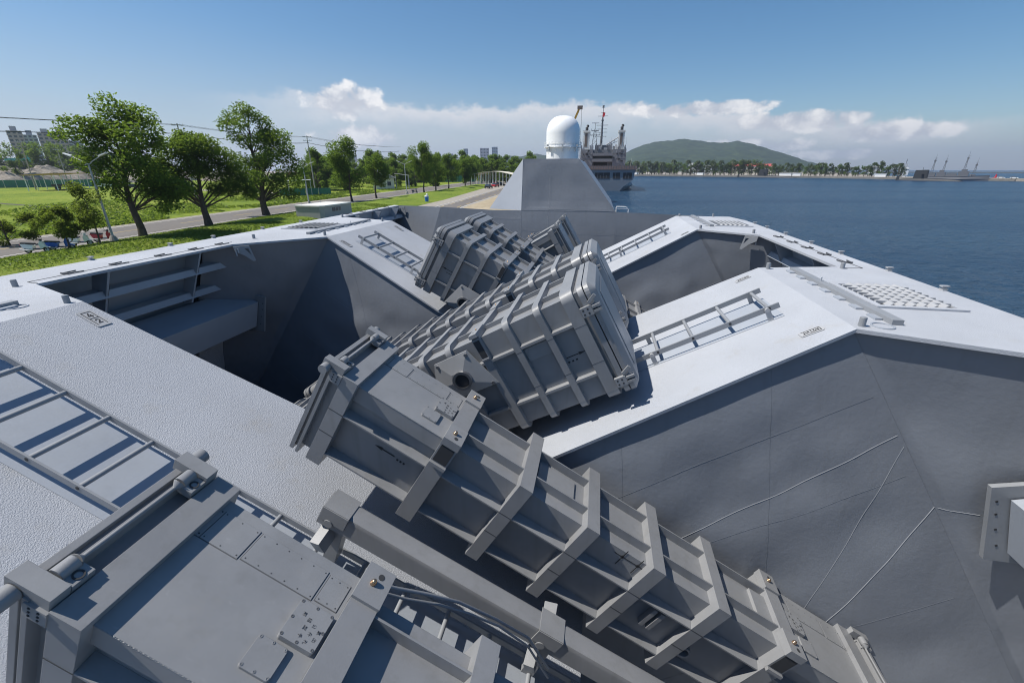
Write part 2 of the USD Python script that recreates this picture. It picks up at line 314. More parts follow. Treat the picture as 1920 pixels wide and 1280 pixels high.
# mown verge: a gentle bank of grass between the two roads
VE = [(-31.5, -60), (-31.5, 60), (-33.5, 95), (-38.5, 140), (-44, 190), (-62, 330)]
def verge():
    ys = np.linspace(-60, 190, 260); us = np.linspace(0, 1, 16); V = []
    for y in ys:
        a, b = along(RN, y) + .25, along(VE, y)
        for u in us:
            V.append((a + (b - a) * u, y, Q + .012 + .55 * math.sin(math.pi * min(1, u * 1.02)) ** 1.3))
    V = np.array(V); V[:, 2] += (meshkit.fbm(V * [.35, .35, 0], 3, 4) - .5) * .35 * np.clip((V[:, 2] - Q) * 4, 0, 1)
    i = np.arange(len(V)).reshape(len(ys), len(us)); q = np.stack([i[:-1, :-1], i[:-1, 1:], i[1:, 1:], i[1:, :-1]], -1).reshape(-1, 4)
    m = trimesh.Trimesh(V, np.vstack([q[:, [0, 1, 2]], q[:, [0, 2, 3]]]), process=False)
    if m.face_normals[:, 2].mean() < 0: m.invert()
    return m
obj('grass_verge', verge(), M['verge'], smooth=True, kind='structure')
# quay road
QN = [(-17.5, -60), (-20.5, 60), (-23.8, 78), (-25.8, 117), (-29, 200), (-38, 400)]
QF = [(-26.5, -60), (-28.0, 60), (-30, 95), (-34.8, 157), (-38.5, 200), (-48, 400)]
obj('quay_road', poly_sheet(strip_poly(QN, QF), Q + .008), M['asphalt'], kind='structure')
QM = [((a + b) / 2, y) for y, a, b in ((y, along(QN, y), along(QF, y)) for y in range(-60, 400, 20))]
obj('quay_road_marking', trimesh.util.concatenate([ribbon(QN, .18, Q + .012, -50, 390, -.2, 60), ribbon(QF, .18, Q + .012, -50, 390, .2, 60), ribbon(QF, .12, Q + .012, -50, 390, .9, 60)]), M['linewhite'], kind='structure')
obj('quay_road_marking', trimesh.util.concatenate([ribbon(QM, .16, Q + .012, y, y + 3.6, o, 3) for y in np.arange(20, 240, 8.0) for o in (-1.5, 1.7)]), M['lineyellow'], kind='structure')
obj('dusty_quayside', poly_sheet([(QE - 1, -60), (QE - 1, 390)] + [(p[0] + .4, p[1]) for p in QN[:-1]][::-1], Q + .004), M['dust'], kind='structure')
# dirt track across the field and a far lane
obj('field_path', ribbon([(-300, 60), (-70, 60)], 1, Q + .012, 0, 1).copy() if False else poly_sheet([(-230, 96), (-84, 60), (-84, 61), (-230, 98)], Q + .012), M['soil'], kind='structure')
obj('far_lane', poly_sheet([(-330, 196), (-76, 107), (-76, 111), (-330, 205)], Q + .012), M['pave'], kind='structure')
def heap(cx, cy, rx, ry, h, seed, rot=0.0, n=44):
    u, v = np.meshgrid(np.linspace(-1, 1, n), np.linspace(-1, 1, n), indexing='ij'); r = np.sqrt(u * u + v * v)
    P = np.stack([u * rx, v * ry, 0 * u], -1); nz = meshkit.fbm(P * .16, 5, seed)
    P[..., 2] = h * np.clip(1 - r ** 2, 0, 1) ** .55 * (.45 + nz * 1.1) - .4 * (r > .99)
    c, s = math.cos(rot), math.sin(rot); X = P[..., 0] * c - P[..., 1] * s + cx; Y = P[..., 0] * s + P[..., 1] * c + cy
    V = np.stack([X, Y, P[..., 2] + Q], -1).reshape(-1, 3); i = np.arange(n * n).reshape(n, n); q = np.stack([i[:-1, :-1], i[1:, :-1], i[1:, 1:], i[:-1, 1:]], -1).reshape(-1, 4)
    return trimesh.Trimesh(V, np.vstack([q[:, [0, 1, 2]], q[:, [0, 2, 3]]]), process=False)
for k, (cx, cy, rx, ry, h, mt, nm) in enumerate([(-332, 205, 30, 60, 9.0, 'soil', 'spoil_heap'), (-316, 258, 26, 60, 8.0, 'soil', 'spoil_heap'), (-270, 176, 18, 44, 6.6, 'rubble', 'rubble_heap'), (-258, 226, 18, 46, 6.0, 'rubble', 'rubble_heap'), (-246, 280, 18, 50, 4.6, 'rubble', 'rubble_heap')]):
    obj(nm, heap(cx, cy, rx, ry, h, 20 + k, .45), M[mt], kind='structure')
# far shore: a low quay running towards the right, trees on it, a wooded hill behind
FS = [(18, 668), (60, 646), (140, 588), (222, 524), (262, 455), (300, 402), (312, 380), (320, 386), (284, 474), (292, 560), (480, 1000), (680, 1500), (0, 1500)]
obj('far_shore', MB().add(trimesh.creation.extrude_polygon(Polygon(FS), 1.9, engine='earcut')), M['pave'], kind='structure')
obj('far_quay_edge', MB().bar((18, 668, .75), (140, 587.5, .75), 1.2, 1.7).bar((140, 587.5, .75), (222, 523.5, .75), 1.2, 1.7).bar((222, 523.5, .75), (262, 454.5, .75), 1.2, 1.7).bar((262, 454.5, .75), (300, 401.5, .75), 1.2, 1.7), M['quaywall'], kind='structure')
obj('sand_spit', MB().add(trimesh.creation.extrude_polygon(Polygon([(620, 1540), (800, 1500), (1100, 1380), (1700, 1050), (1800, 1150), (1200, 1500), (820, 1660), (640, 1620)]), 1.6, engine='earcut')), M['sand'], kind='structure')
def hill(profile, depth, seed, n=150, m=60, rough=9.0):
    pr = np.array(profile, float); V = []
    t = np.linspace(0, 1, n); d = np.r_[0, np.cumsum(np.hypot(np.diff(pr[:, 0]), np.diff(pr[:, 1])))]; d /= d[-1]
    X, Y, Z = (np.interp(t, d, pr[:, k]) for k in range(3))
    ker = np.ones(5) / 5; Z = np.convolve(np.pad(Z, 2, 'edge'), ker, 'valid')
    for j in range(m):
        s = j / (m - 1) * 2 - 1                       # -1 front foot ... 0 crest ... 1 back foot
        L = np.stack([X * (1 + s * depth / 2500.), Y * (1 + s * depth / 2500.), Z * (1 - abs(s) ** 1.25)], -1)
        nz = (meshkit.fbm(L * [.004, .004, 0], 5, seed) - .5)
        L[:, 2] *= 1 + nz * 1.1 * abs(s) ** .7 * (1 - abs(s))
        L[:, 2] += (meshkit.fbm(L * [.035, .035, 0], 3, seed + 7) - .35) * rough * min(1, (1 - abs(s)) * 5)
        V.append(L)
    V = np.array(V).reshape(-1, 3); i = np.arange(m * n).reshape(m, n); q = np.stack([i[:-1, :-1], i[1:, :-1], i[1:, 1:], i[:-1, 1:]], -1).reshape(-1, 4)
    me = trimesh.Trimesh(V, np.vstack([q[:, [0, 1, 2]], q[:, [0, 2, 3]]]), process=False)
    if me.face_normals[:, 2].mean() < 0: me.invert()
    return me
obj('wooded_hill', hill([(-40, 2500, 4), (62, 2499, 52), (164, 2494, 110), (227, 2490, 131), (330, 2478, 143), (400, 2468, 150), (511, 2447, 132), (560, 2437, 126), (635, 2418, 134), (700, 2400, 118), (760, 2382, 98), (830, 2360, 72), (889, 2336, 50), (960, 2310, 26), (1030, 2290, 3)], 700, 3, 200, 70), M['hill'], smooth=True, kind='structure')
obj('wooded_hill', hill([(-700, 2380, 4), (-600, 2420, 40), (-497, 2450, 78), (-420, 2462, 70), (-357, 2474, 84), (-250, 2480, 70), (-150, 2490, 40), (-60, 2500, 4)], 500, 5, 120, 40), M['hill'], smooth=True, kind='structure')
obj('wooded_hill', hill([(40, 1800, 3), (130, 1795, 44), (220, 1785, 52), (330, 1770, 40), (420, 1750, 46), (520, 1720, 30), (600, 1690, 12), (660, 1670, 2)], 300, 9, 120, 40, 7.), M['hill'], smooth=True, kind='structure')

look('haze_air', {'v': ('principled_volume', {'color': (.80, .87, 1.0), 'density': .00015, 'anisotropy': .35})}, (), None, 'v.volume')
obj('haze', MB().box((-8900, -8900, -1.0), (8900, 8900, 330.0)), stage.GetPrimAtPath('/World/Looks/haze_air') and UsdShade.Material.Get(stage, '/World/Looks/haze_air'), kind='stuff')

# ---------------------------------------------------------------- the warship underfoot
SHIP = thing('warship', 'grey angular missile ship under the camera with sloping ramps and deep launch wells', 'warship', (-1.68, 8.0, 0.0))
def sp(name, mesh, mat, smooth=False, label=None, parent=None):
    return obj(name, mesh, mat, parent or SHIP, smooth, label, world=True)
class SB(MB):
    """builder in ship units"""
    def mesh(self):
        m = trimesh.util.concatenate(self.parts); m.apply_scale(H); m.apply_translation(CAM); return m
TR = math.tan(math.radians(29.0)); FLOOR = -4.6; TH = .028
def plate(pts2, z=-1.0): return [(x, y, z) for x, y in pts2]
def deck(polys, label=None):
    b = SB()
    for p in polys: b.prism(plate(p), (0, 0, -TH))
    return sp('deck_plate', b, M['deck'], label=label)
deck([[(-5.8, -2.2), (-5.15, -2.2), (-5.15, 8.0), (-5.95, 8.0)], [(-5.95, 8.0), (-5.15, 8.0), (-5.75, 9.32), (-5.98, 9.5)], [(-5.98, 9.5), (-5.75, 9.32), (-5.9, 12.72), (-6.1, 12.8)]])
deck([[(2.66, -2.2), (3.08, -2.2), (3.10, 10.2), (2.97, 10.96), (2.66, 10.98)]])
def planepoint(p, n, x=None, y=None, z=None):
    """the missing coordinate (y) of a point in the plane through p with normal n"""
    return (np.dot(n, p) - n[0] * x - n[2] * z) / n[1]
def ridge(s, x0, yn, yf, On, Of, dn, df, L=4.2, seed=0):
    """a transverse ridge: flat top outboard, then a ramp falling towards the middle of the ship"""
    xe, ze = x0 - s * L, -1 - L * TR
    b = SB().prism([(x0, yn, -1), (x0, yf, -1), (xe, yf + df * L, ze), (xe, yn - dn * L, ze)], (0, 0, -TH))
    sp('ramp', b, M['ramp'])
    for sg, y, O, dd, sd in ((-1, yn, On, dn, seed), (1, yf, Of, df, seed + 3)):
        sb = np.array([0, -sg * .048, -TH * .6])
        T = np.array([x0, y, -1.]); fd = np.array([s * .6, sg * .18, -1.]); F = T + fd * (-1 - FLOOR)
        E = np.array([xe, y + sg * dd * L, ze]); n1 = np.cross(E - T, fd)
        Ef = np.array([xe, planepoint(T, n1, x=xe, z=FLOOR), FLOOR])
        O3 = np.array([O[0], O[1], -1.]); O3 = T + (O3 - T) * (O[0] + s * .26 - x0) / (O[0] - x0); n2 = np.cross(O3 - T, fd); xo = O3[0] + s * .42 * (-1 - FLOOR)
        Of3 = np.array([xo, planepoint(T, n2, x=xo, z=FLOOR), FLOOR])
        q1 = [S(p + sb) for p in (T, E, Ef, F)]; q2 = [S(p + sb) for p in (T, O3, Of3, F)]
        nu = 70 if sg < 0 else 8
        w1, w2 = sheet(q1, nu, nu, .115 if sg < 0 else .0, .78, sd), sheet(q2, nu, nu, .10 if sg < 0 else .0, .8, sd + 1)
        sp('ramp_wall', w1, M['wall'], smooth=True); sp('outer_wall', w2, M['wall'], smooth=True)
        if sg < 0: NEAR[(s, round(y, 2))] = (T + sb, n1, n2, surface(w1), surface(w2))
NEAR = {}
def surface(w):
    v = (w.vertices - CAM) / H
    return LinearNDInterpolator(v[:, [0, 2]], v[:, 1])
ridge(-1, -4.09, .58, 2.68, (-5.15, .2), (-5.15, 3.06), .1, .12, seed=11)
ridge(1, 1.78, 3.13, 5.13, (2.66, 2.8), (2.66, 5.35), .15, .12, seed=21)
ridge(-1, -4.25, 6.38, 8.75, (-5.15, 5.42), (-5.75, 9.32), .13, .12, seed=31)
ridge(1, 1.80, 8.48, 10.95, (2.66, 7.9), (2.66, 10.98), .12, .15, seed=41)
deck([[(-5.15, .2), (-4.09, .58), (-4.09, 2.68), (-5.15, 3.06)]])
deck([[(1.78, 3.13), (2.66, 2.8), (2.66, 5.35), (1.78, 5.13)]])
deck([[(-5.15, 5.42), (-4.25, 6.38), (-4.25, 8.0), (-5.15, 8.0)], [(-5.15, 8.0), (-4.25, 8.0), (-4.25, 8.75), (-5.75, 9.32)]])
deck([[(1.80, 8.48), (2.66, 7.9), (2.66, 10.98), (1.80, 10.95)]])
# end of the well: last ridge, bulkhead and the deckhouse that rises from it
YE = 12.4
fold = S((-4.47, YE, -1.0))
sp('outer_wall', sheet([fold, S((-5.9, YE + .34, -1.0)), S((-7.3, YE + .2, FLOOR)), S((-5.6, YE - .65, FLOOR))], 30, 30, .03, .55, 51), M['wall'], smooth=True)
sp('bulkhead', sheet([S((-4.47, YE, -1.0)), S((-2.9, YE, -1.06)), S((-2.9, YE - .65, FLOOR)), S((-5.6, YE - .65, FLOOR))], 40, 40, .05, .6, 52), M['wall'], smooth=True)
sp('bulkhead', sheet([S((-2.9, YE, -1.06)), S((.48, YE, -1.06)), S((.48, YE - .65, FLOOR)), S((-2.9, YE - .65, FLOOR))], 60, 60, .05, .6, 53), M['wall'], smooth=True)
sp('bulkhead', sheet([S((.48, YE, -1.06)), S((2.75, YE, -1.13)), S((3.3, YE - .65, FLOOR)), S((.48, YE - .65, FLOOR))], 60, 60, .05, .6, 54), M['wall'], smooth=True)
b = SB().prism([(-4.46, YE + .02, -2.0), (2.66, YE + .02, -2.0), (2.66, 18.5, -2.0), (-4.46, 18.5, -2.0)], (0, 0, -TH)); sp('deck_plate', b, M['deck'])
X0, X1 = -2.10, -.58
b = SB().prism([(X0, YE + .05, -1.07), (.47, YE + .05, -1.07), (X1 - .01, YE + .29, .268), (X0, YE + .29, .268)], (0, 5.5, 0))
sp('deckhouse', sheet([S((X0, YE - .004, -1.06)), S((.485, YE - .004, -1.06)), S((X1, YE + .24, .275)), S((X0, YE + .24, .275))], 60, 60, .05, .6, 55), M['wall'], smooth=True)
sp('deckhouse_side', b, M['hull'])
sp('deckhouse_side', SB().prism([(X0 - .004, YE + .0, -1.06), (X0 - .004, YE + .245, .27), (X0 - .06, YE + .45, .25), (-3.12, YE + .42, -1.06)], (0, 5.0, 0)), M['hull'])
# weld beads and plate seams
def bead(pts, r=.006, mat='weld'):
    b = SB(); r = r * .19; b.tube(pts, r, 6); sp('weld_bead', b, M[mat])
bead([(-1.34, YE + .236, .26), (-1.34, YE - .006, -1.06), (-1.36, YE - .21, -2.0)], .007)
bead([(-1.34, YE + .002, -1.0), (.40, YE - .006, -1.045)], .007)
bead([(-2.9, YE - .055, -1.25), (-2.1, YE - .06, -1.27)], .006)
bead([(X0, YE + .236, .26), (X0, YE - .006, -1.06), (X0 - .02, YE - .23, -2.1)], .008, 'hull')
bead([(-2.1, YE - .115, -1.55), (1.9, YE - .12, -1.62)], .005, 'wall')
bead([(.48, YE - .03, -1.06), (.48, YE - .24, -2.2)], .004, 'wall')
def on_wall(key, which, x, z):
    T, n1, n2, f1, f2 = NEAR[key]; y = float((f1, f2)[which](x, z))
    if y != y: y = planepoint(T, (n1, n2)[which], x=x, z=z)
    return (x, y - .0012, z)
def wall_bead(key, which, pts, r=.006, mat='weld', n=48):
    p = np.array(pts, float); d = np.r_[0, np.cumsum(np.linalg.norm(np.diff(p, axis=0), axis=1))]; t = np.linspace(0, d[-1], n)
    bead([on_wall(key, which, np.interp(v, d, p[:, 0]), np.interp(v, d, p[:, 1])) for v in t], r, mat)
k = (1, 3.13)
wall_bead(k, 0, ((2.19, -1.742), (1.5, -2.24), (.785, -2.75), (-.2, -3.46)), .009)
wall_bead(k, 0, ((2.245, -1.82), (2.04, -2.45), (1.81, -3.17), (1.6, -3.8)), .006)
wall_bead(k, 0, ((2.52, -2.24), (2.25, -2.75), (1.99, -3.24), (1.75, -3.7)), .010)
wall_bead(k, 1, ((2.53, -2.24), (2.62, -2.22), (2.72, -2.20)), .009)
wall_bead(k, 1, [(1.785 + .6 * t, -1.02 - t) for t in (0.02, 1.5, 2.9)], .008, 'wall')
for off in (.45, 1.0, 1.9):
    wall_bead(k, 0, [(1.74 - t + off * .55, -1.03 - t * TR - off) for t in (0, 3.0)], .0035, 'wall')
wall_bead(k, 0, [(1.3, -1.3), (1.55, -3.4)], .003, 'wall'); wall_bead(k, 0, [(.3, -1.9), (.5, -3.9)], .003, 'wall')
k = (1, 8.48)
wall_bead(k, 0, [(1.8 - t + .5, -1.9 - t * TR) for t in (0, 2.)], .009)
wall_bead(k, 1, [(1.805 + .6 * t, -1.02 - t) for t in (0.02, 1.2)], .008, 'wall')
k = (-1, 6.38)
wall_bead(k, 0, [(-4.24 - .6 * t, -1.02 - t) for t in (.02, 2.9)], .008, 'wall')
for off in (.75, 1.5, 2.2): wall_bead(k, 0, [(-4.2 + t - off * .5, -1.03 - t * TR - off) for t in (0., 3.0)], .006, 'wall')
wall_bead(k, 0, [(-3.9, -1.25), (-3.3, -3.6)], .004, 'wall')
# outer hull, launch-well sides and floor
for s in (-1, 1):
    xs = (lambda x: x) if s < 0 else (lambda x: 2.66 - 5.15 - x)
    xo = -5.8 if s < 0 else 3.08; yh = 13. if s < 0 else 10.9
    b = SB().prism([(xo, -2.2, -1.03), (xo + (.02 if s > 0 else -.25), yh, -1.03), (xo + s * 1.95, yh, -5.), (xo + s * 1.7, -2.2, -5.)], (-s * .05, 0, 0))
    b.prism([(xo + s * 1.7, -2.2, -5.), (xo + s * 1.95, 13., -5.), (xo + s * 1.95, 13., -7.4), (xo + s * 1.7, -2.2, -7.4)], (-s * .05, 0, 0)); sp('hull_side', b, M['hull'])
    b = SB().prism([(xs(-5.40), -2.2, -1.03), (xs(-5.40) + (s * .55 if s < 0 else 0), yh, -1.03), (xs(-5.40) + s * .42 * 3.6, yh, FLOOR), (xs(-5.40) + s * .42 * 3.6, -2.2, FLOOR)], (s * .03, 0, 0)); sp('well_side', b, M['hull'])
    for y0, y1, box_ in (((3.08, 5.44, True), (9.3, 12.6, False)) if s < 0 else ((-1.2, 2.78, True), (5.37, 7.9, True))):
        w = -5.40 if y0 < 9 else -5.85
        ny = max(2, int((y1 - y0) / .85))
        for j in range(ny):
            y = y0 + (y1 - y0) * (j + .55) / ny
            sp('frame_bracket', SB().prism([(xs(w + .21), y, -1.03), (xs(w - .01), y, -1.03), (xs(w - .30), y, -1.75), (xs(w - .15), y, -1.75), (xs(w + .05), y, -1.34)], (0, .03, 0)), M['hull'])
        for z, dx in ((-1.30, -.02), (-1.64, -.19)):
            sp('stringer', SB().prism([(xs(w + .09 + dx), y0, z - .04), (xs(w + .06 + dx), y0, z + .04), (xs(w - .06 + dx), y0, z + .06), (xs(w - .06 + dx), y0, z - .05)], (0, y1 - y0 + (.20 if s < 0 else .04), 0)), M['hull'])
        if not box_: continue
        sp('duct_box', SB().prism([(xs(-5.68), y0 - .02, -1.80), (xs(-5.20), y0 - .02, -1.95), (xs(-5.33), y0 - .02, -2.37), (xs(-5.92), y0 - .02, -2.37)], (0, (y1 + .30 if s < 0 else y1 - .03) - y0, 0)), M['hull'])
        ye = y1 + .30 if s < 0 else y1 - .04
        pl = sp('end_plate', SB().prism([(xs(-5.70), ye, -1.72), (xs(-5.08), ye, -1.88), (xs(-5.23), ye, -2.46), (xs(-5.95), ye, -2.46)], (0, .035, 0)), M['ladder'])
        bb = SB()
        for px, pz in ((-5.14, -1.98), (-5.17, -2.08), (-5.21, -2.20), (-5.26, -2.33), (-5.28, -1.86), (-5.5, -1.82)):
            bb.cyl((xs(px), ye - .003, pz), .008, .006, 8, 1)
        sp('bolt', bb, M['black'], parent=pl)
        if s < 0:
            for j in range(16):
                z = -2.50 - j * .10
                sp('door_slat', SB().prism([(-5.84 + (z + 2.5) * .42, 3.9, z), (-5.82 + (z + 2.5) * .42, 3.9, z - .05), (-5.90 + (z + 2.5) * .42, 3.9, z - .098), (-5.93 + (z + 2.5) * .42, 3.9, z)], (0, .98, 0)), M['ladder'])
            sp('door_post', SB().prism([(-5.72, 5.02, -2.38), (-5.95, 5.02, -2.38), (-6.9, 5.02, FLOOR), (-6.5, 5.02, FLOOR)], (0, .55, 0)), M['ramp'])
sp('well_floor', SB().prism([(-7.0, -2.2, FLOOR), (4.4, -2.2, FLOOR), (4.4, 13., FLOOR), (-7.0, 13., FLOOR)], (0, 0, -.05)), M['deck'])
# corner brackets with a triangular hole, and their clamps
def corner_bracket(o, d, flip=1):
    shp = Polygon([(0, 0), (.34, 0), (.42, -.36), (.36, -.37), (.20, -.22), (.02, -.12)]).difference(Polygon([(.22, -.06), (.31, -.06), (.345, -.22)]))
    m = extrude(shp, .02); m.apply_scale((.6, .62, 1)); d = np.array(d, float); d /= np.linalg.norm(d); n = np.cross(d, (0, 0, 1.))
    T = np.eye(4); T[:3, 0], T[:3, 1], T[:3, 2], T[:3, 3] = d, (0, 0, 1), n, o
    m.apply_transform(T); b = SB(); b.add(fixed(m)); br = sp('corner_bracket', b, M['ladder'])
    o = np.array(o, float)
    c = SB().tube([o + d * .02 + n * .03 + (0, 0, -.03), o + d * .025 + n * .03 + (0, 0, -.13)], .009, 8).tube([o + d * .05 + n * .03 + (0, 0, -.03), o + d * .05 + n * .03 + (0, 0, -.09)], .012, 8)
    sp('clamp', c, M['strip'], parent=br)
corner_bracket((-5.12, 5.40, -1.03), (.68, .73, 0)); corner_bracket((2.63, 7.87, -1.03), (-.83, .55, 0)); corner_bracket((-5.88, 12.66, -1.03), (.97, -.24, 0))
# hatch handles, seams, edge cleats, stub posts
def handle(x, y, s=1):
    b = SB()
    for dx in (-.035, .035): b.bar((x + dx, y - .02, -.990), (x + dx * 1.5, y + .12, -.990), .010, .012)
    b.bar((x - .05, y - .02, -.989), (x + .05, y - .02, -.989), .012, .014); sp('hatch_handle', b, M['gap'])
for y in (3.45, 3.92, 4.45, 4.92, 5.35): handle(-5.40 + .02 * y, y)
for y in (5.6, 6.1, 6.6, 7.1, 7.65): handle(2.87, y)
for y in (9.8, 10.5, 11.2, 11.9): handle(-5.88 - .03 * (y - 9.8), y)
for x, y0, y1 in ((-5.31, 3.1, 5.6), (2.885, 5.3, 7.9)):
    sp('deck_seam', SB().bar((x, y0, -.9985), (x, y1, -.9985), .008, .004), M['void'])
    sp('deck_seam', SB().bar((x, y0, -.9985), (x + (.15 if x < 0 else -.2), y0 - .02, -.9985), .008, .004), M['void'])
def cleat(x, y):
    b = SB().box((x - .02, y - .025, -1.0), (x + .02, y + .025, -.985)).box((x - .012, y - .012, -.985), (x + .012, y + .012, -.968)).box((x - .028, y - .02, -.968), (x + .032, y + .02, -.957)); sp('edge_cleat', b, M['strip'])
for y in (4.1, 5.15, 5.9, 7.0, 8.1): cleat(-5.84 - .012 * y, y)
for y in (9.55, 8.87, 8.0, 7.05, 6.2, 5.2, 4.4, 3.55): cleat(3.08, y)
def post(x, y, h=.062):
    sp('stub_post', SB().tube([(x, y, -1.0), (x, y, -1 + h)], .022, 14).cyl((x, y, -1 + h - .001), .019, .004, 14), M['ladder'])
for x, y in ((-5.22, 2.95), (-4.16, 2.62), (-5.25, 5.98), (-4.36, 6.5), (-5.66, 9.2), (-4.4, 8.62), (1.86, 5.08), (2.66, 5.25), (1.84, 3.2), (1.86, 8.55), (2.62, 8.1), (1.86, 10.85), (2.6, 10.9)): post(x, y)
for x, y, r in ((-4.42, 2.45, .07), (1.98, 3.22, .07)):
    sp('drain_ring', SB().add(trimesh.creation.annulus(r * .85, r, .008, sections=28, transform=trimesh.transformations.translation_matrix((x, y, -.997)))), M['hull'])
def rail(x, y0, y1, hinges=True):
    b = SB().box((x - .035, y0, -1.0), (x + .035, y1, -.962)); r = sp('raised_rail', b, M['ladder'])
    for j in range(7):
        y = y0 + (y1 - y0) * (j + .4) / 7
        sp('hinge_leaf', SB().box((x - .085 if x > 0 else x + .036, y, -1.0), (x - .036 if x > 0 else x + .085, y + .11, -.985)), M['hull'], parent=r)
    sp('rail_pin', SB().cyl((x, y1 - (y1 - y0) * .35, -.962), .005, .03, 8).sphere((x, y1 - (y1 - y0) * .35, -.93), .007), M['hull'], parent=r)
rail(2.09, 3.26, 5.03); rail(-4.70, 6.55, 8.62); rail(2.14, 8.93, 10.85); rail(-4.50, .75, 2.50)
def grille(x0, x1, y0, y1, nx, ny):
    fr = SB().box((x0 - .05, y0 - .05, -1.0), (x1 + .05, y0, -.984)).box((x0 - .05, y1, -1.0), (x1 + .05, y1 + .05, -.984)).box((x0 - .05, y0, -1.0), (x0, y1, -.984)).box((x1, y0, -1.0), (x1 + .05, y1, -.984))
    g = sp('vent_grille', fr, M['deck'])
    sp('vent_opening', SB().box((x0, y0, -.998), (x1, y1, -.996)), M['void'], parent=g)
    for j in range(1, ny):
        y = y0 + (y1 - y0) * j / ny; sp('cross_bar', SB().prism([(x0, y - .012, -.996), (x0, y + .012, -.996), (x0, y + .012, -.972), (x0, y - .012, -.972)], (x1 - x0, 0, 0)), M['strip'], parent=g)
    for j in range(1, nx):
        x = x0 + (x1 - x0) * j / nx; sp('grille_slat', SB().prism([(x - .024, y0, -.994), (x - .014, y0, -.994), (x + .020, y0, -.968), (x + .010, y0, -.968)], (0, y1 - y0, 0)), M['strip'], parent=g)
grille(2.24, 2.76, 3.74, 4.42, 7, 8); grille(-5.58, -4.92, 7.15, 7.95, 7, 8); grille(2.27, 2.84, 9.05, 9.85, 7, 8)
# number plates painted on thin plates on the ramps
def number_plate(s, x0, d, y, w, top, bottom, flipped=False):
    """plate lies on the ramp, d along the slope from its top edge"""
    ex = np.array([-s, 0, -TR]); ex /= np.linalg.norm(ex); n = np.array([-s * TR, 0, 1.]); n /= np.linalg.norm(n); ey = np.cross(n, ex)
    o = np.array([x0, y, -1.]) + ex * d
    def place(m, dx, dy, dz):
        T = np.eye(4); T[:3, 0], T[:3, 1], T[:3, 2] = ex, ey, n; T[:3, 3] = o + ex * dx + ey * dy + n * dz; m = m.copy(); m.apply_transform(T); return m
    L, W = w, w * .5
    pl = SB(); pl.add(place(extrude(sbox(-L / 2, -W / 2, L / 2, W / 2).buffer(-.012).buffer(.012), .006), 0, 0, .001)); P_ = sp('number_plate', pl, M['strip'], label='thin plate with the numbers %s and %s' % (top, bottom))
    f = SB(); fw = .0045; a, b_ = L * .40, W * .34
    for bx in ((-a, -b_, a, -b_ + fw), (-a, b_ - fw, a, b_), (-a, -b_ + fw, -a + fw, b_ - fw), (-fw / 2, -b_ + fw, fw / 2, b_ - fw)):
        f.add(place(extrude(sbox(*bx), .002), 0, 0, .007))
    sp('plate_border', f, M['black'], parent=P_)
    for t, cx in ((top, -L * .2), (bottom, L * .2)):
        m = meshkit.text_mesh(t, W * .46, .002, True); c = m.bounds.mean(0); m.apply_translation([-c[0], -c[1], 0])
        R = trimesh.transformations.rotation_matrix(math.pi / 2 * (1 if s < 0 else 1), (0, 0, 1)); m.apply_transform(R)
        g = SB(); g.add(place(m, cx, 0, .007)); sp('plate_number', g, M['black'], parent=P_)
number_plate(-1, -4.09, .22, 2.585, .21, '4', '2'); number_plate(1, 1.78, .21, 3.31, .155, '3', '1'); number_plate(1, 1.78, .21, 4.97, .155, '3', '1'); number_plate(1, 1.80, .21, 8.62, .155, '3', '1')
number_plate(-1, -4.25, .26, 6.53, .20, '4', '2'); number_plate(-1, -4.25, .26, 8.55, .20, '4', '2')

# ---------------------------------------------------------------- missile canisters
GLYPHS = {  # strokes of the stencilled characters on the hand-hole covers, in a unit square
    '前': [(.25, .95, .35, .85), (.75, .95, .65, .85), (.05, .8, .95, .8), (.15, .65, .15, .05), (.15, .65, .5, .65), (.5, .65, .5, .05), (.15, .45, .5, .45), (.15, .28, .5, .28), (.68, .65, .68, .25), (.88, .7, .88, .05)],
    '組': [(.2, .95, .1, .7), (.1, .7, .35, .6), (.3, .8, .1, .5), (.22, .5, .22, .1), (.08, .35, .08, .15), (.36, .35, .36, .15), (.55, .9, .55, .1), (.55, .9, .88, .9), (.88, .9, .88, .1), (.55, .62, .88, .62), (.55, .36, .88, .36), (.45, .08, .98, .08)],
    '起': [(.1, .85, .5, .85), (.3, .98, .3, .55), (.05, .68, .55, .68), (.3, .5, .3, .15), (.3, .35, .52, .35), (.1, .4, .05, .05), (.05, .15, .98, .03), (.6, .88, .92, .88), (.92, .88, .92, .62), (.6, .62, .92, .62), (.6, .62, .6, .28), (.6, .25, .95, .25)],
    '手': [(.75, .95, .25, .85), (.15, .68, .85, .68), (.05, .45, .95, .45), (.5, .9, .5, .05), (.5, .05, .35, .12)],
    '公': [(.35, .9, .1, .55), (.62, .9, .92, .55), (.48, .55, .2, .12), (.2, .12, .8, .18), (.62, .38, .85, .05)],
    '升': [(.6, .95, .15, .8), (.05, .5, .95, .5), (.35, .85, .2, .05), (.68, .95, .68, .05)],
    '孔': [(.1, .88, .45, .88), (.45, .88, .28, .68), (.28, .68, .28, .08), (.05, .48, .52, .55), (.65, .95, .65, .15), (.65, .12, .95, .12), (.95, .12, .95, .3)],
    '氣': [(.3, .95, .1, .75), (.28, .85, .9, .85), (.28, .7, .8, .7), (.15, .58, .8, .58), (.8, .58, .95, .08), (.42, .5, .42, .05), (.15, .3, .7, .3), (.2, .45, .3, .36), (.62, .45, .54, .36), (.4, .28, .15, .06), (.44, .28, .7, .06)],
    '出': [(.5, .95, .5, .08), (.2, .82, .2, .52), (.2, .52, .8, .52), (.8, .82, .8, .52), (.1, .4, .1, .06), (.1, .06, .9, .06), (.9, .4, .9, .06)]}
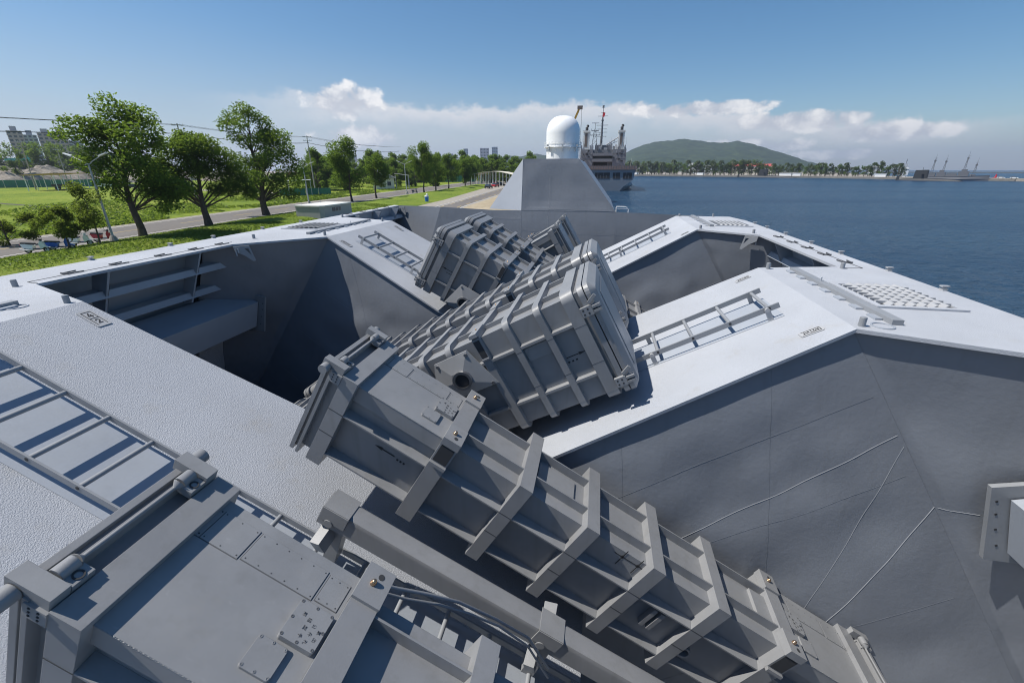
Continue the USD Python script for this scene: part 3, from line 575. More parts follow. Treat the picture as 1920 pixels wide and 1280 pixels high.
def glyph(ch, size, t=.1):
    b = MB()
    for x0, y0, x1, y1 in GLYPHS[ch]: b.bar((x0 * size, y0 * size, 0), (x1 * size, y1 * size, 0), t * size, .002)
    return b.mesh()
def frame_to(X, Y, Z, o):
    T = np.eye(4); T[:3, 0], T[:3, 1], T[:3, 2], T[:3, 3] = X, Y, Z, o; return T
def ring(xa, xb, W, Hh, inset, r, out=0.0):
    o = sbox(-out, -Hh - out, W + out, out)
    if r: o = o.buffer(-r).buffer(r, quad_segs=5)
    i = sbox(inset, -Hh + inset, W - inset, -inset)
    if r: i = i.buffer(-r * .6).buffer(r * .6, quad_segs=4)
    m = extrude(o.difference(i), xb - xa); m.apply_transform(frame_to((0, 1, 0), (0, 0, 1), (1, 0, 0), (xa, 0, 0))); return fixed(m)
def arrow_mark(L, w):
    return extrude(Polygon([(0, 0), (L * .38, w * 1.6), (L * .36, w * .5), (L, w * .5), (L, -w * .5), (L * .36, -w * .5), (L * .38, -w * 1.6)]), .002)

SMALL = {'stencil_mark', 'port_screw', 'cover_screw', 'cover_bolt', 'socket_screw', 'hinge_hole', 'weld_bead', 'stencil_text', 'cover_gap'}
def canister(name, label, ref, flip, elev, k, W, Hh, ribs, bolts, fl0, fl1, rw, fw, d, r, group, style, near_detail=None, uid=0):
    """a box canister: local x runs from muzzle to tail, y across, z up; ref is the far top corner at x = 0 in ship units, k the local unit in metres"""
    far = S(ref); yaw = math.pi if flip else 0.0
    loc = far - np.array([0, 0 if flip else W * k, 0])
    t = thing(name, label, 'missile canister', loc, yaw, elev, group)
    near = W if flip else 0.0; sg = -1 if flip else 1       # inward direction along y from the near face
    def part(nm, b, mat='can', parent=None, smooth=False, lab=None):
        m = b.mesh() if isinstance(b, MB) else b
        m = m.copy(); m.apply_scale(k); return obj(nm, m, M[mat], parent or t, smooth, lab, 'stuff' if nm in SMALL else None)
    body = part('body', MB().box((fl0 + .02, d, -Hh + d), (fl1 - .02, W - d, -d)))
    frames = sorted([(x, 'r') for x in ribs] + [(x, 'b') for x in bolts] + [(fl0, 'f'), (fl1, 'f')])
    half = {'r': rw / 2, 'b': rw * .62, 'f': fw / 2}
    for x, kd in frames:
        h = half[kd]; fr = part({'r': 'rib', 'b': 'lifting_frame', 'f': 'end_flange'}[kd], ring(x - h, x + h, W, Hh, d + .004, r, .012 if kd == 'b' else 0), smooth=30 if r else False)
        if kd == 'b':
            for y in (.11 * W, .89 * W):
                part('lifting_block', MB().box((x - h * 1.05, y - .13 * W, -.07), (x + h * 1.05, y + .13 * W, .045)), 'can2', fr)
                part('lifting_bolt', MB().cyl((x - .02, y, .044), .026, .022, 12).sphere((x - .02, y, .066), .024, 2, (1, 1, 1.2)), 'bronze', fr, True)
                part('pin_hole', MB().cyl((x - .03 + .05, y + (.07 if y > W / 2 else -.07) * W * .9, .044), .026, .004, 12), 'void', fr)
            yb = near - sg * .013
            bb = MB()
            for j in range(6): bb.box((x - h + (j + .5) * h / 3 - .012, yb, -.03), (x - h + (j + .5) * h / 3 + .012, yb - sg * .004, -.018)).box((x - h + (j + .2) * h / 3 - .008, yb, -.055), (x - h + (j + .2) * h / 3 + .008, yb - sg * .004, -.045))
            part('stencil_mark', bb, 'black', fr)
            part('grip_recess', MB().box((x - h * .8, near - sg * .016, -.36 if style == 'slim' else -.75), (x + h * .8, near - sg * .014, -.08 if style == 'slim' else -.18)), 'void', fr)
            part('grip_bar', MB().bar((x - h * 1.0, near - sg * .03, -.40 if style == 'slim' else -.80), (x + h * 1.0, near - sg * .03, -.40 if style == 'slim' else -.80), .05, .05), 'can', fr)
        if kd == 'r' or kd == 'f':                         # bolted splice plates down the near face
            for z in (.36, .62) if style == 'slim' else (.30, .64):
                part('splice_seam', MB().box((x - h - .001, near - sg * .0025, -z * Hh), (x + h + .001, near + sg * .002, -z * Hh - .008)), 'void', fr)
    # longitudinal stringers between the frames, one piece per bay
    for (xa, ka), (xb, kb) in zip(frames[:-1], frames[1:]):
        a, b2 = xa + half[ka], xb - half[kb]; endbay = style == 'slim' and 'f' in (ka, kb)
        th = .02 if style == 'slim' else .045
        for fy in ((.27, .73) if style == 'slim' else (.24, .74)):
            if endbay: break
            y = fy * W; s2 = .16 * d
            b = MB()
            if style == 'slim': b.prism([(a, y, -d), (b2, y, -d), (b2, y, -.004), (a, y, -.004)], (0, th, 0)).prism([(a, y + th, -d), (a, y + th + .055, -d), (a, y + th, -d + .055)], (b2 - a, 0, 0))
            else: b.prism([(a - .01, y, -d), (b2 + .01, y, -d), (b2 - s2 * 2, y, -.03), (a + s2 * 2, y, -.03)], (0, th * 1.6, 0))
            part('stringer', b)
        for side in (0, 1):
            yy = 0.0 if side == 0 else W; sn = 1 if side == 0 else -1
            if not endbay or side == (0 if not flip else 1):
                for fz in ((.365, .845) if style == 'slim' else (.27, .735)):
                    z = -fz * Hh; b = MB()
                    if style == 'slim': b.prism([(a, yy + sn * d, z + .05), (a, yy + sn * .004, z + .012), (a, yy + sn * .004, z - .012), (a, yy + sn * d, z - .03)], (b2 - a, 0, 0))
                    else: b.prism([(a, yy + sn * d, z + .06), (a, yy + sn * .012, z + .04), (a, yy + sn * .012, z - .04), (a, yy + sn * d, z - .05)], (b2 - a, 0, 0))
                    part('stringer', b)
        if style == 'slim' and not endbay and (ka, kb) != ('r', 'r'): pass
    # ends: neck, lid, hinge tube
    for fl, e, dirn in ((fl0, 0, -1), (fl1, 1, 1)):
        x0 = fl + dirn * fw / 2
        if style == 'slim':
            part('neck', MB().box((x0, .085, -Hh + .1), (x0 + dirn * .20, W - .085, -.085)))
            part('seal_band', ring(min(x0 + dirn * .13, x0 + dirn * .17), max(x0 + dirn * .13, x0 + dirn * .17), W, Hh, .10, 0))
            lid = part('end_lid', MB().box((x0 + dirn * .215, .02, -Hh + .0), (x0 + dirn * .27, W - .02, .0)).box((x0 + dirn * .18, .06, -Hh + .05), (x0 + dirn * .214, W - .06, -.05)), 'can')
            hx = x0 + dirn * .13
            pts = [(hx, W * .11, .05), (hx, W * .20, .05), (hx, W * .235, .035), (hx, W * .5, .035), (hx, W * .765, .035), (hx, W * .80, .05), (hx, W * .89, .05)]
            b = MB().tube(pts[:2], .05, 14).tube(pts[1:3], .05, 14, .015).tube(pts[2:5], .015, 12).tube(pts[4:6], .015, 14, .05).tube(pts[5:], .05, 14)
            part('torsion_tube', b, 'can', lid, 40)
            for y, dy in ((.055 * W, -1), (.945 * W, 1)):
                hb = part('hinge_block', MB().box((hx - .17, y - .055, -.02), (hx + .12, y + .055, .085)).box((hx - .02, y - .075, -.16), (hx + .13, y + .045, -.02)), 'can2', lid)
                part('hinge_block', MB().box((hx - .02, y - dy * .06, -.02), (hx + .12, y - dy * .19, .05)), 'can2', lid)
                bb = MB()
                for j in (0, 1):
                    bb.add(trimesh.creation.annulus(.022, .032, .006, sections=16, transform=trimesh.transformations.translation_matrix((hx + .012 + .07 * j, y - dy * .125, .053))))
                part('socket_screw', bb, 'void', lid)
                part('hinge_roller', MB().cyl((hx - .10, y + dy * .06 if dy > 0 else y - .16, .0), .058, .10, 16, 1), 'can', lid, 40)
                bb = MB()
                for j in range(6): bb.cyl((hx + .02 + .06 * (j % 2), y + (-.079 if dy < 0 else .046), -.045 - .04 * (j // 2)), .009, .004, 8, 1)
                part('socket_screw', bb, 'void', lid)
        else:
            part('neck', MB().box((x0, d * .9, -Hh + d), (x0 + dirn * .16, W - d * .9, -d * .8)))
            part('seal_band', ring(min(x0 + dirn * .14, x0 + dirn * .30), max(x0 + dirn * .14, x0 + dirn * .30), W, Hh, .3, r), smooth=30)
            sq = sbox(.0, -Hh, W, 0).buffer(-r).buffer(r, quad_segs=5); inn = sq.buffer(-.22)
            a_, b_ = np.array(sq.exterior.coords)[:-1], np.array(inn.exterior.coords)[:-1]
            pts = np.vstack([np.c_[np.full(len(a_), x0 + dirn * .33), a_], np.c_[np.full(len(a_), x0 + dirn * .46), a_], np.c_[np.full(len(b_), x0 + dirn * .62), b_]])
            lid = part('end_lid', MB().hull(pts))
            part('lid_panel', MB().box((x0 + dirn * .62, W * .2, -Hh * .85), (x0 + dirn * .64, W * .8, -Hh * .15)), 'can2', lid)
            for yy, sn in ((0, -1), (W, 1)):
                for z in (-.20 * Hh, -.86 * Hh):
                    part('lid_hinge', MB().box((x0 + dirn * .02, yy, z - .14), (x0 + dirn * .34, yy + sn * .10, z + .14)).box((x0 + dirn * .35, yy - sn * .02, z - .10), (x0 + dirn * .58, yy + sn * .12, z - .03)).box((x0 + dirn * .35, yy - sn * .02, z + .03), (x0 + dirn * .58, yy + sn * .12, z + .10)).bar((x0 + dirn * .30, yy + sn * .05, z + .2), (x0 + dirn * .55, yy + sn * .05, z + .34), .06, .09), 'can2', lid)
                    bb = MB()
                    for j in range(4): bb.cyl((x0 + dirn * (.09 + .13 * (j % 2)), yy + (sn * .10 if sn > 0 else -.104), z - .06 + .12 * (j // 2)), .028, .004, 10, 1)
                    part('hinge_hole', bb, 'void', lid)
    # covers and marks
    if style == 'slim':
        for fl, bl, dirn in ((fl0, min(bolts), 1), (fl1, max(bolts), -1)):
            xa, xb = sorted((fl + dirn * fw / 2, bl - dirn * rw * .62))
            part('top_panel', MB().box((xa, .076, -.30), (xb, W - .076, -.069)), 'can2')
            bb = MB()
            for j in range(110): bb.sphere((xa + (xb - xa) * (j + .5) / 110, near + sg * .075, -.072 - .003 * (j * 7 % 3)), .0055, 1, (1.5, .8, .8))
            part('weld_bead', bb, 'can2')
            L = xb - xa
            for u0, u1, y0, y1 in ((.0, .03, .77, 1.03), (.035, .29, .77, 1.03), (.31, .80, .785, 1.03), (.82, .97, .80, 1.02)):
                u0, u1 = (u0, u1) if dirn > 0 else (1 - u1, 1 - u0)
                cv = part('cover_plate', MB().box((xa + u0 * L, y0, -.0689), (xa + u1 * L, y1, -.064)), 'can2')
                e = MB()
                e.box((xa + u0 * L - .006, y0 - .006, -.0689), (xa + u1 * L + .006, y0 - .001, -.0682)).box((xa + u1 * L + .001, y0, -.0689), (xa + u1 * L + .006, y1, -.0682)).box((xa + u0 * L - .006, y0, -.0689), (xa + u0 * L - .001, y1, -.0682))
                part('cover_gap', e, 'gap', cv)
                bb = MB(); n = max(2, int((u1 - u0) * L / .11))
                for j in range(n + 1):
                    x = xa + u0 * L + .02 + ((u1 - u0) * L - .04) * j / n
                    for y in (y0 + .02, y1 - .02): bb.cyl((x, y, -.064), .0055, .0015, 6)
                part('cover_screw', bb, 'void', cv)
            for cx0, cx1, cy0, cy1, hh, txt in ((-1.61, -1.335, .472, .745, .055, True), (-1.71, -1.488, .235, .443, .025, False)):
                if dirn < 0: cx0, cx1 = fl0 + fl1 - cx1, fl0 + fl1 - cx0
                m = extrude(sbox(cx0, cy0, cx1, cy1).buffer(-.02).buffer(.02), hh); m.apply_translation((0, 0, -.069)); cv = part('hand_hole_cover', m, 'can2')
                bb = MB(); zz = -.069 + hh
                for fx, fy in ((.06, .06), (.5, .05), (.94, .06), (.06, .94), (.5, .95), (.94, .94), (.05, .5), (.95, .5)) if txt else ((.07, .07), (.07, .93), (.93, .07), (.93, .93), (.5, .06), (.5, .94)):
                    c = (cx0 + (cx1 - cx0) * fx, cy0 + (cy1 - cy0) * fy, zz); bb.add(trimesh.creation.annulus(.005, .011, .005, sections=10, transform=trimesh.transformations.translation_matrix(c)))
                part('cover_bolt', bb, 'gap' if txt else 'can', cv)
                if txt:
                    g = MB()
                    for row, line in enumerate(('前', '組起手', '公升孔', '氣出')):
                        for col, ch in enumerate(line):
                            m = glyph(ch, .030, .05); m.apply_transform(trimesh.transformations.rotation_matrix(-math.pi / 2, (0, 0, 1))); m.apply_translation((cx0 + .065 + .052 * row, cy1 - .07 - .055 * col - .02 * row, zz + .001)); g.add(m)
                    part('stencil_text', g, 'black', cv)
        # small covers between ribs on top, symbols and sockets on the near side
        rs = sorted(ribs)
        for xa, off in ((rs[0] + rw / 2 + .06, 0), (rs[-1] + rw / 2 + .06, 0)):
            part('cover_plate', MB().box((xa, .36, -d), (xa + .58, .80, -d + .022)), 'can2')
        part('hand_hole_cover', MB().box((rs[-1] + rw / 2 + .62, .38, -d), (rs[-1] + rw / 2 + .95, .80, -d + .07)), 'can2')
        y = near + sg * (d - .003)
        m = arrow_mark(.30, .018); m.apply_transform(frame_to((1, 0, 0), (0, 0, 1), (0, -1, 0), (-2.02, y, -.79))); part('arrow_mark', m, 'black')
        bb = MB()
        for j in range(3): bb.box((-1.68 + .05 * j, y, -.83), (-1.652 + .05 * j, y - sg * .002, -.80))
        for x, z in ((1.50, -.22), (1.74, -.22)):
            bb.box((x - .006, y, z - .16), (x + .006, y - sg * .002, z + .13)).box((x - .12, y, z - .006), (x + .12, y - sg * .002, z + .006)).cyl((x, y - .001, z), .026, .003, 12, 1)
        part('stencil_mark', bb, 'black')
        for x in (2.30, 2.42): part('name_bracket', MB().box((x, y, -.62), (x + .06, y - sg * .09, -.98)), 'can2')
        for x, z, rr in ((3.08, -1.02, .10), (2.86, -.96, .045)):
            part('socket', MB().add(trimesh.creation.annulus(rr * .68, rr, .09, sections=24, transform=frame_to((1, 0, 0), (0, 0, 1), (0, -1, 0), (x, near + sg * (d - .04), z)))), 'can2', None, 35)
    else:
        y = near + sg * (d - .003)
        m = arrow_mark(.62, .03); m.apply_transform(frame_to((1, 0, 0), (0, 0, 1), (0, -1, 0), (-.75, y, -.52 * Hh))); part('arrow_mark', m, 'black')
        bb = MB()
        for j in range(3): bb.box((-.42 + .12 * j, y, -.57 * Hh), (-.36 + .12 * j, y - sg * .002, -.555 * Hh))
        part('stencil_mark', bb, 'black')
        xb = bolts[0]
        if near_detail:
            px, pz, flipp = near_detail
            q = [(-.95, -.55), (.62, -.55), (.98, .0), (.62, .75), (-.55, .75)] if flipp > 0 else [(.95, -.55), (-.62, -.55), (-.98, 0), (-.62, .75), (.55, .75)]
            base = np.array([[px + a_, near - sg * .05, pz + b_] for a_, b_ in q]); top = np.array([[px + a_ * .35, near - sg * .20, pz + b_ * .35] for a_, b_ in q])
            pl = part('port_plate', MB().hull(np.vstack([base, base + [0, sg * .05, 0], top])), 'can2')
            part('port_ring', MB().add(trimesh.creation.annulus(.22, .30, .24, sections=28, transform=frame_to((1, 0, 0), (0, 0, 1), (0, -1, 0), (px - .05, near - sg * .18, pz)))), 'steel', pl, 35)
            part('port_opening', MB().cyl((px - .05, near - sg * .215, pz), .22, .004, 20, 1), 'void', pl)
            bb = MB()
            for a_, b_ in q: bb.cyl((px + a_ * .86, near - (.12 if sg > 0 else -.05), pz + b_ * .86), .05, .07, 10, 1)
            part('port_screw', bb, 'steel', pl)
        part('cover_plate', MB().box((.12, near + sg * (d + .001), -.30 * Hh), (.88, near + sg * (d - .03), -.42 * Hh)), 'can2')
    return t
EB, EC = .5347, .4962; KB, KC, KD = 1.98, 3.6, 3.4
slim = dict(W=1.194, Hh=1.509, ribs=[-.095, .905, 1.905, 2.905], bolts=[-1.19, 4.0], fl0=-2.645, fl1=5.455, rw=.19, fw=.21, d=.13, r=0.0, style='slim')
G1 = 'slim missile canisters'
canister('missile_canister', 'nearest slim grey missile canister, its lid hinge in the bottom left corner', (-.5473 / KB, 2.3775 / KB, -3.7417 / KB), False, EB, H / KB, group=G1, **slim)
canister('missile_canister', 'long slim grey missile canister running from the centre to the lower right', (-.5473 / KB, 5.4537 / KB, -3.7417 / KB), False, EB, H / KB, group=G1, **slim)
fat = dict(W=3.383, Hh=3.426, ribs=[0, 1, 3, 4, 5, 6, 7, 8, 9, 11, 12], bolts=[2, 10], fl0=-.927, fl1=12.93, rw=.20, fw=.36, d=.17, r=.28, style='fat')
G2 = 'large missile canisters'
canister('missile_canister', 'large ribbed missile canister with a round port, raised towards the right in the centre', (-1.5459 / KC, 14.642 / KC, -3.5292 / KC), True, EC, H / KC, group=G2, near_detail=(2.95, -1.05, 1), **fat)
canister('missile_canister', 'large missile canister directly behind the central one with the round port', (-1.5459 / KC, (14.642 + 5.0) / KC, -3.5292 / KC), True, EC, H / KC, group=G2, **fat)
canister('missile_canister', 'large missile canister raised towards the left, beside the ramp ladder', (-5.8784 / KD, 23.389 / KD, -3.2332 / KD), False, EC, H / KD, group=G2, near_detail=(1.1, -2.75, 1), **fat)
canister('missile_canister', 'farther of the two large missile canisters raised towards the left', (-5.8784 / KD, (23.389 + 4.66) / KD, -3.2332 / KD), False, EC, H / KD, group=G2, **fat)
XM = 2 * -1.4 + .5473 / KB + .5
canister('missile_canister', 'nearer of the two slim canisters under the deckhouse, raised to the right', (XM, 9.0, -3.7417 / KB + .12), True, EB, H / KB, group=G1, **slim)
canister('missile_canister', 'farther of the two slim canisters under the deckhouse, raised to the right', (XM, 10.55, -3.7417 / KB + .12), True, EB, H / KB, group=G1, **slim)

# launcher beams between the slim canisters, with their feet
def beam(label, flip=False, dy=0.0):
    m = (lambda x: 2 * -1.4 - x) if flip else (lambda x: x)
    a, c = np.array([m(-1.50), 1.82 + dy, -1.90]), np.array([m(1.75), 1.82 + dy, -3.70])
    a, c = S(a), S(c); dv = (c - a) / np.linalg.norm(c - a); up = np.cross(np.cross(dv, (0, 0, 1)), dv); up = up / np.linalg.norm(up); sd = np.cross(dv, up)
    t = thing('launcher_beam', label, 'beam', a, group='launcher beams')
    w, h, r = .085, .10, .02
    prof = np.array([(-w, -h + r), (-w, h - r * 2), (-w + r, h - r * .6), (-w + r * 2, h), (w - r * 2, h), (w - r * .6, h - r * .6), (w, h - r * 2), (w, -h + r), (w - r, -h), (-w + r, -h)])
    obj('box_beam', MB().prism([sd * p[0] + up * p[1] for p in prof], c - a), M['can'], t, 40)
    for tt in (.024, .42, .80):
        o = dv * np.linalg.norm(c - a) * tt
        pl = obj('cap_plate', MB().prism([o + sd * i * .088 + up * .1 + dv * j for i, j in ((-1, -.1), (1, -.1), (1, .1), (-1, .1))], up * .005).prism([o + sd * .086 + up * z + dv * j for z, j in ((.100, -.1), (.100, .1), (-.02, .1), (-.02, -.1))], sd * .008), M['can2'], t)
        obj('pin', MB().tube([o + sd * .08 - up * .03 - dv * .02, o + sd * .099 - up * .03 - dv * .02], .035, 16), M['can'], t, 40)
        obj('foot_bracket', MB().bar(o - up * .09 + dv * .05, o - up * .45 + dv * .1, .10, .10).bar(o + sd * .02 - up * .15, o + sd * .17 - up * .20, .08, .12), M['can'], t)
        if tt > .1: obj('saddle', MB().bar(o - sd * .07 + up * .02, o - sd * .20 + up * .04, .10, .06), M['can2'], t)
    return t
beam('grey launcher beam running diagonally between the two nearest slim canisters')
beam('launcher beam between the two slim canisters under the deckhouse', True, 7.95)
def hose(label, pts, r):
    t = obj('hose', MB().tube(np.array([S(p) for p in pts]), r, 8), M['cable'], None, True, label, cat='hose', group='grey hoses by the nearest canister')
hose('thicker upper grey hose beside the launcher beam', [[-.83, 1.18, -1.64], [-.795, 1.22, -1.679], [-.762, 1.26, -1.737], [-.663, 1.34, -1.848], [-.542, 1.43, -1.988], [-.386, 1.56, -2.248], [-.223, 1.66, -2.498], [-.1, 1.7, -2.8]], .010)
hose('thin ribbed grey hose under the thicker one', [[-.83, 1.18, -1.70], [-.80, 1.22, -1.726], [-.741, 1.28, -1.822], [-.624, 1.36, -1.932], [-.493, 1.44, -2.072], [-.366, 1.54, -2.268], [-.22, 1.64, -2.54], [-.1, 1.68, -2.85]], .008)

# ---------------------------------------------------------------- ladders on the ramps
def ladder(label, s, x0, y0, y1, d0, d1, n, phase=.5):
    """ladder on feet lying along a ramp; d are distances along the slope from the ramp's top edge"""
    ex = np.array([-s, 0, -TR]); ex /= np.linalg.norm(ex); nn = np.array([-s * TR, 0, 1.]); nn /= np.linalg.norm(nn)
    o = np.array([x0, 0, -1.0]); P = lambda d, y, h: S(o + ex * d + nn * h + np.array([0, y, 0]))
    base = P(d0, (y0 + y1) / 2, 0); t = thing('ramp_ladder', label, 'ladder', base, group='ladders on the launch ramps')
    for y in (y0, y1):
        r = obj('side_rail', MB().bar(P(d0, y, .098), P(d1, y, .098), .014, .055, nn), M['ladder'], t, world=True)
        bb = MB()
        for j in range(n): bb.tube([P(d0 + (d1 - d0) * (j + phase) / n, y - .0075, .058), P(d0 + (d1 - d0) * (j + phase) / n, y + .0075, .058)], .013, 8)
        obj('rung_hole', bb, M['void'], r, world=False) if False else None
        for dd in np.linspace(d0 + .1, d1 - .1, 4):
            yo = y + (-.02 if y == y0 else .02)
            obj('ladder_foot', MB().bar(P(dd, yo, .0), P(dd, yo, .10), .012, .05, ex).tube([P(dd, yo - .012, .10), P(dd, yo + .012, .10)], .022, 10), M['strip'], t, world=True)
    obj('ladder_plate', MB().prism([P(d0, y0 - .03, .001), P(d0, y1 + .03, .001), P(d1, y1 + .03, .001), P(d1, y0 - .03, .001)], nn * .004), M['hull'], t, world=True)
    for j in range(n):
        d = d0 + (d1 - d0) * (j + phase) / n
        obj('rung', MB().tube([P(d, y0 + .005, .10), P(d, y1 - .005, .10)], .019, 10), M['ladder'], t, True, world=True)
        obj('rung_end', MB().tube([P(d, y0 - .008, .10), P(d, y0 - .0065, .10)], .014, 10), M['void'], t, world=True)
    return t
ladder('ladder on the nearest left ramp, running under the nearest canister', -1, -4.09, 1.44, 1.88, .12, 5.2, 16, .35)
ladder('ladder on the nearest bright right ramp beside the central canister', 1, 1.78, 3.76, 4.23, .24, 3.4, 10, .25)
ladder('ladder on the middle left ramp behind the dark well', -1, -4.25, 6.85, 7.42, .27, 3.4, 10, .25)
ladder('ladder on the far bright right ramp', 1, 1.80, 9.3, 9.8, .37, 3.4, 10, .25)

# ---------------------------------------------------------------- trees
def leaf_material(name, dark, mid, lite, transl=.35):
    n = {'g': ('geometry', {}), 'n': ('noise_texture', {'scale': .55, 'detail': 3, 'roughness': .6}), 'm': ('mix_float', {'fac': .55}),
         'r': ('rgb_ramp', {'ramp': [(.25, dark), (.5, mid), (.78, lite)]}), 'd': ('principled_bsdf', {'roughness': .55, 'specular_ior_level': .3}), 't': ('translucent_bsdf', {}),
         'tc': ('mix_color', {'fac': .45, 'b': (.34, .46, .05)}), 'x': ('mix_closure', {'fac': min(.58, transl + .14)})}
    return look(name, n, [('g.position', 'n.vector'), ('n.fac', 'm.a'), ('g.random_per_island', 'm.b'), ('m.result', 'r.fac'), ('r.color', 'd.base_color'), ('r.color', 'tc.a'), ('tc.result', 't.color'), ('d.BSDF', 'x.closure1'), ('t.BSDF', 'x.closure2')], 'x.closure')
M['leaf'] = leaf_material('street_tree_leaves', (.062, .13, .014), (.145, .25, .028), (.25, .34, .05), .44)
M['leaf_dark'] = leaf_material('dense_tree_leaves', (.05, .108, .012), (.11, .20, .024), (.20, .28, .04), .44)
M['leaf_lime'] = leaf_material('young_tree_leaves', (.09, .12, .014), (.18, .22, .022), (.33, .28, .045), .45)
M['leaf_palm'] = leaf_material('palm_leaves', (.02, .035, .010), (.04, .062, .018), (.085, .10, .04), .2)
M['bark'] = ground_material('bark', [(.3, (.045, .035, .028)), (.5, (.085, .068, .055)), (.7, (.14, .115, .095))], 3., 9., .03, 14., .95, (1, 1, .25))
M['grasstuft'] = leaf_material('grass_blades', (.075, .12, .012), (.15, .215, .024), (.22, .26, .045), .4)
def leaves(pts, size, rng, up=.5, aspect=.55):
    """one folded leaf-spray card per point"""
    n = len(pts); d = rng.normal(size=(n, 3)); d[:, 2] = d[:, 2] * .45 - .12; d /= np.linalg.norm(d, axis=1, keepdims=True)
    w = rng.normal(size=(n, 3)) * (1 - up) + np.array([0, 0, up * 2.0]); s = np.cross(d, w); s /= np.linalg.norm(s, axis=1, keepdims=True)
    nn = np.cross(s, d); L = size * rng.uniform(.65, 1.35, (n, 1)); a = pts - d * L / 2; b = pts + d * L / 2 - nn * L * .12; m = pts + nn * L * .10
    v = np.stack([a, m + s * L * aspect / 2, b, m - s * L * aspect / 2], 1).reshape(-1, 3); i = np.arange(n)[:, None] * 4
    return trimesh.Trimesh(v, np.vstack([i + [0, 1, 2], i + [0, 2, 3]]), process=False)
def clump_points(c, r, n, rng, flat_=.85):
    p = rng.normal(size=(n, 3)); p /= np.linalg.norm(p, axis=1, keepdims=True); p *= (rng.uniform(.10, 1, (n, 1)) ** .5) * r * np.where(rng.uniform(size=(n, 1)) < .14, 1.45, 1.22)
    p[:, 2] = p[:, 2] * flat_ + np.abs(p[:, 0]) * -.05; return p + c
def tree(name, label, loc, h, clumps, seed, dens=1.0, leaf=.30, mat='leaf', trunk_r=.24, fork=.3, lean=(0, 0), group=None, cat='tree', depth=.8, extra=10, flat_=.85):
    """clumps: (sideways, height, radius) as fractions of the height, sideways as seen from the ship"""
    rng = np.random.default_rng(seed); loc = np.array(loc, float); vd = loc[:2] / np.linalg.norm(loc[:2]); rt = np.array([vd[1], -vd[0]])
    t = thing(name, label, cat, loc, group=group); C = []
    for sx, sz, r in clumps:
        dp = rng.uniform(-.5, .5) * depth * .45 * (1 if sz < .85 else .4); C.append((np.array([*(rt * sx * h + vd * dp * h), sz * h]), r * h))
    for k in range(extra):
        a = clumps[rng.integers(len(clumps))]; q = rng.uniform(-.28, .28) * depth; C.append((np.array([*(rt * a[0] * .7 * h + vd * q * h), (a[1] - .03) * h]), a[2] * h * .85))
    pts = [clump_points(c, r, int(190 * dens * (r / (.09 * h)) ** 2 * (h / 11.) ** 2 * (.3 / leaf) ** 2 * 1.75), rng, flat_) for c, r in C]
    b = MB(); ax = lambda z: np.array([lean[0] * h * z, lean[1] * h * z, 0])
    top = max(c[2] for c, r in C) * .82
    zs = np.linspace(0, top, 9); path = np.array([ax(z / h) + [math.sin(z * .9 + seed) * .012 * h, math.cos(z * .7 + seed) * .012 * h, z] for z in zs]); path[0] = (0, 0, -.25)
    b.tube(path[:2], trunk_r * 1.45, 10, trunk_r).tube(path[1:5], trunk_r, 10, trunk_r * .62).tube(path[4:], trunk_r * .62, 8, trunk_r * .16)
    for c, r in C:
        z0 = max(fork * h, c[2] - np.hypot(c[0], c[1]) * rng.uniform(.5, .9) - .04 * h); z0 = min(z0, top * .95)
        o = np.array([np.interp(z0, zs, path[:, k]) for k in range(3)]); mid = lerp(o, c, .55) + rng.normal(size=3) * .02 * h + [0, 0, .025 * h]
        rr = trunk_r * np.clip(.34 - .25 * z0 / h, .09, .3); b.tube([o, mid, c], rr, 6, rr * .25)
    obj('trunk', b, M['bark'], t, True)
    obj('crown', leaves(np.concatenate(pts), leaf, rng), M[mat], t)
    return t.GetPrim() if hasattr(t, 'GetPrim') else t
T1 = [(.03, .945, .085), (.13, .93, .06), (.20, .88, .085), (.26, .81, .06), (-.10, .80, .07), (-.19, .79, .085), (-.28, .745, .05), (.0, .815, .09), (-.10, .72, .09), (.08, .74, .10), (.17, .70, .10), (.24, .72, .07), (-.09, .62, .09), (.09, .61, .10), (-.18, .56, .07), (-.07, .5, .08), (.15, .5, .10), (.2, .41, .10), (.30, .38, .09), (.24, .29, .075), (.19, .22, .05), (-.10, .43, .08), (-.05, .34, .06), (.02, .55, .09), (.1, .36, .06)]
tree('street_tree', 'tallest leaning tree on the near verge, open crown and bare lower trunk', (-42.1, 34.3, Q), 12.0, T1, 1, 1.15, .30, trunk_r=.30, fork=.22)
T2 = [(-.30, .62, .11), (-.18, .80, .12), (-.02, .86, .13), (.14, .84, .12), (.28, .72, .13), (.38, .58, .11), (-.40, .55, .10), (-.24, .52, .12), (.0, .66, .14), (.18, .6, .13), (.42, .45, .09), (-.12, .42, .09), (.28, .42, .10), (-.33, .42, .08), (.48, .36, .08), (.14, .40, .08), (-.42, .68, .08), (-.05, .93, .07), (.1, .92, .06)]
tree('street_tree', 'broad round-crowned tree second from the left on the verge', (-44.5, 44.3, Q), 10.2, T2, 2, 2.0, .30, 'leaf_dark', trunk_r=.36, fork=.2)
T3 = [(-.03, .935, .07), (.04, .90, .07), (-.13, .875, .07), (-.2, .82, .06), (-.06, .82, .07), (.12, .84, .07), (.16, .75, .08), (.25, .71, .08), (.29, .62, .07), (.08, .68, .09), (-.06, .67, .07), (-.14, .72, .06), (.18, .58, .09), (.30, .52, .08), (.36, .42, .07), (.05, .52, .09), (-.12, .5, .08), (.24, .38, .09), (-.02, .38, .09), (.14, .30, .09), (-.18, .37, .08), (.34, .30, .07), (-.26, .3, .06), (.25, .2, .07), (.1, .2, .07), (-.1, .25, .07)]
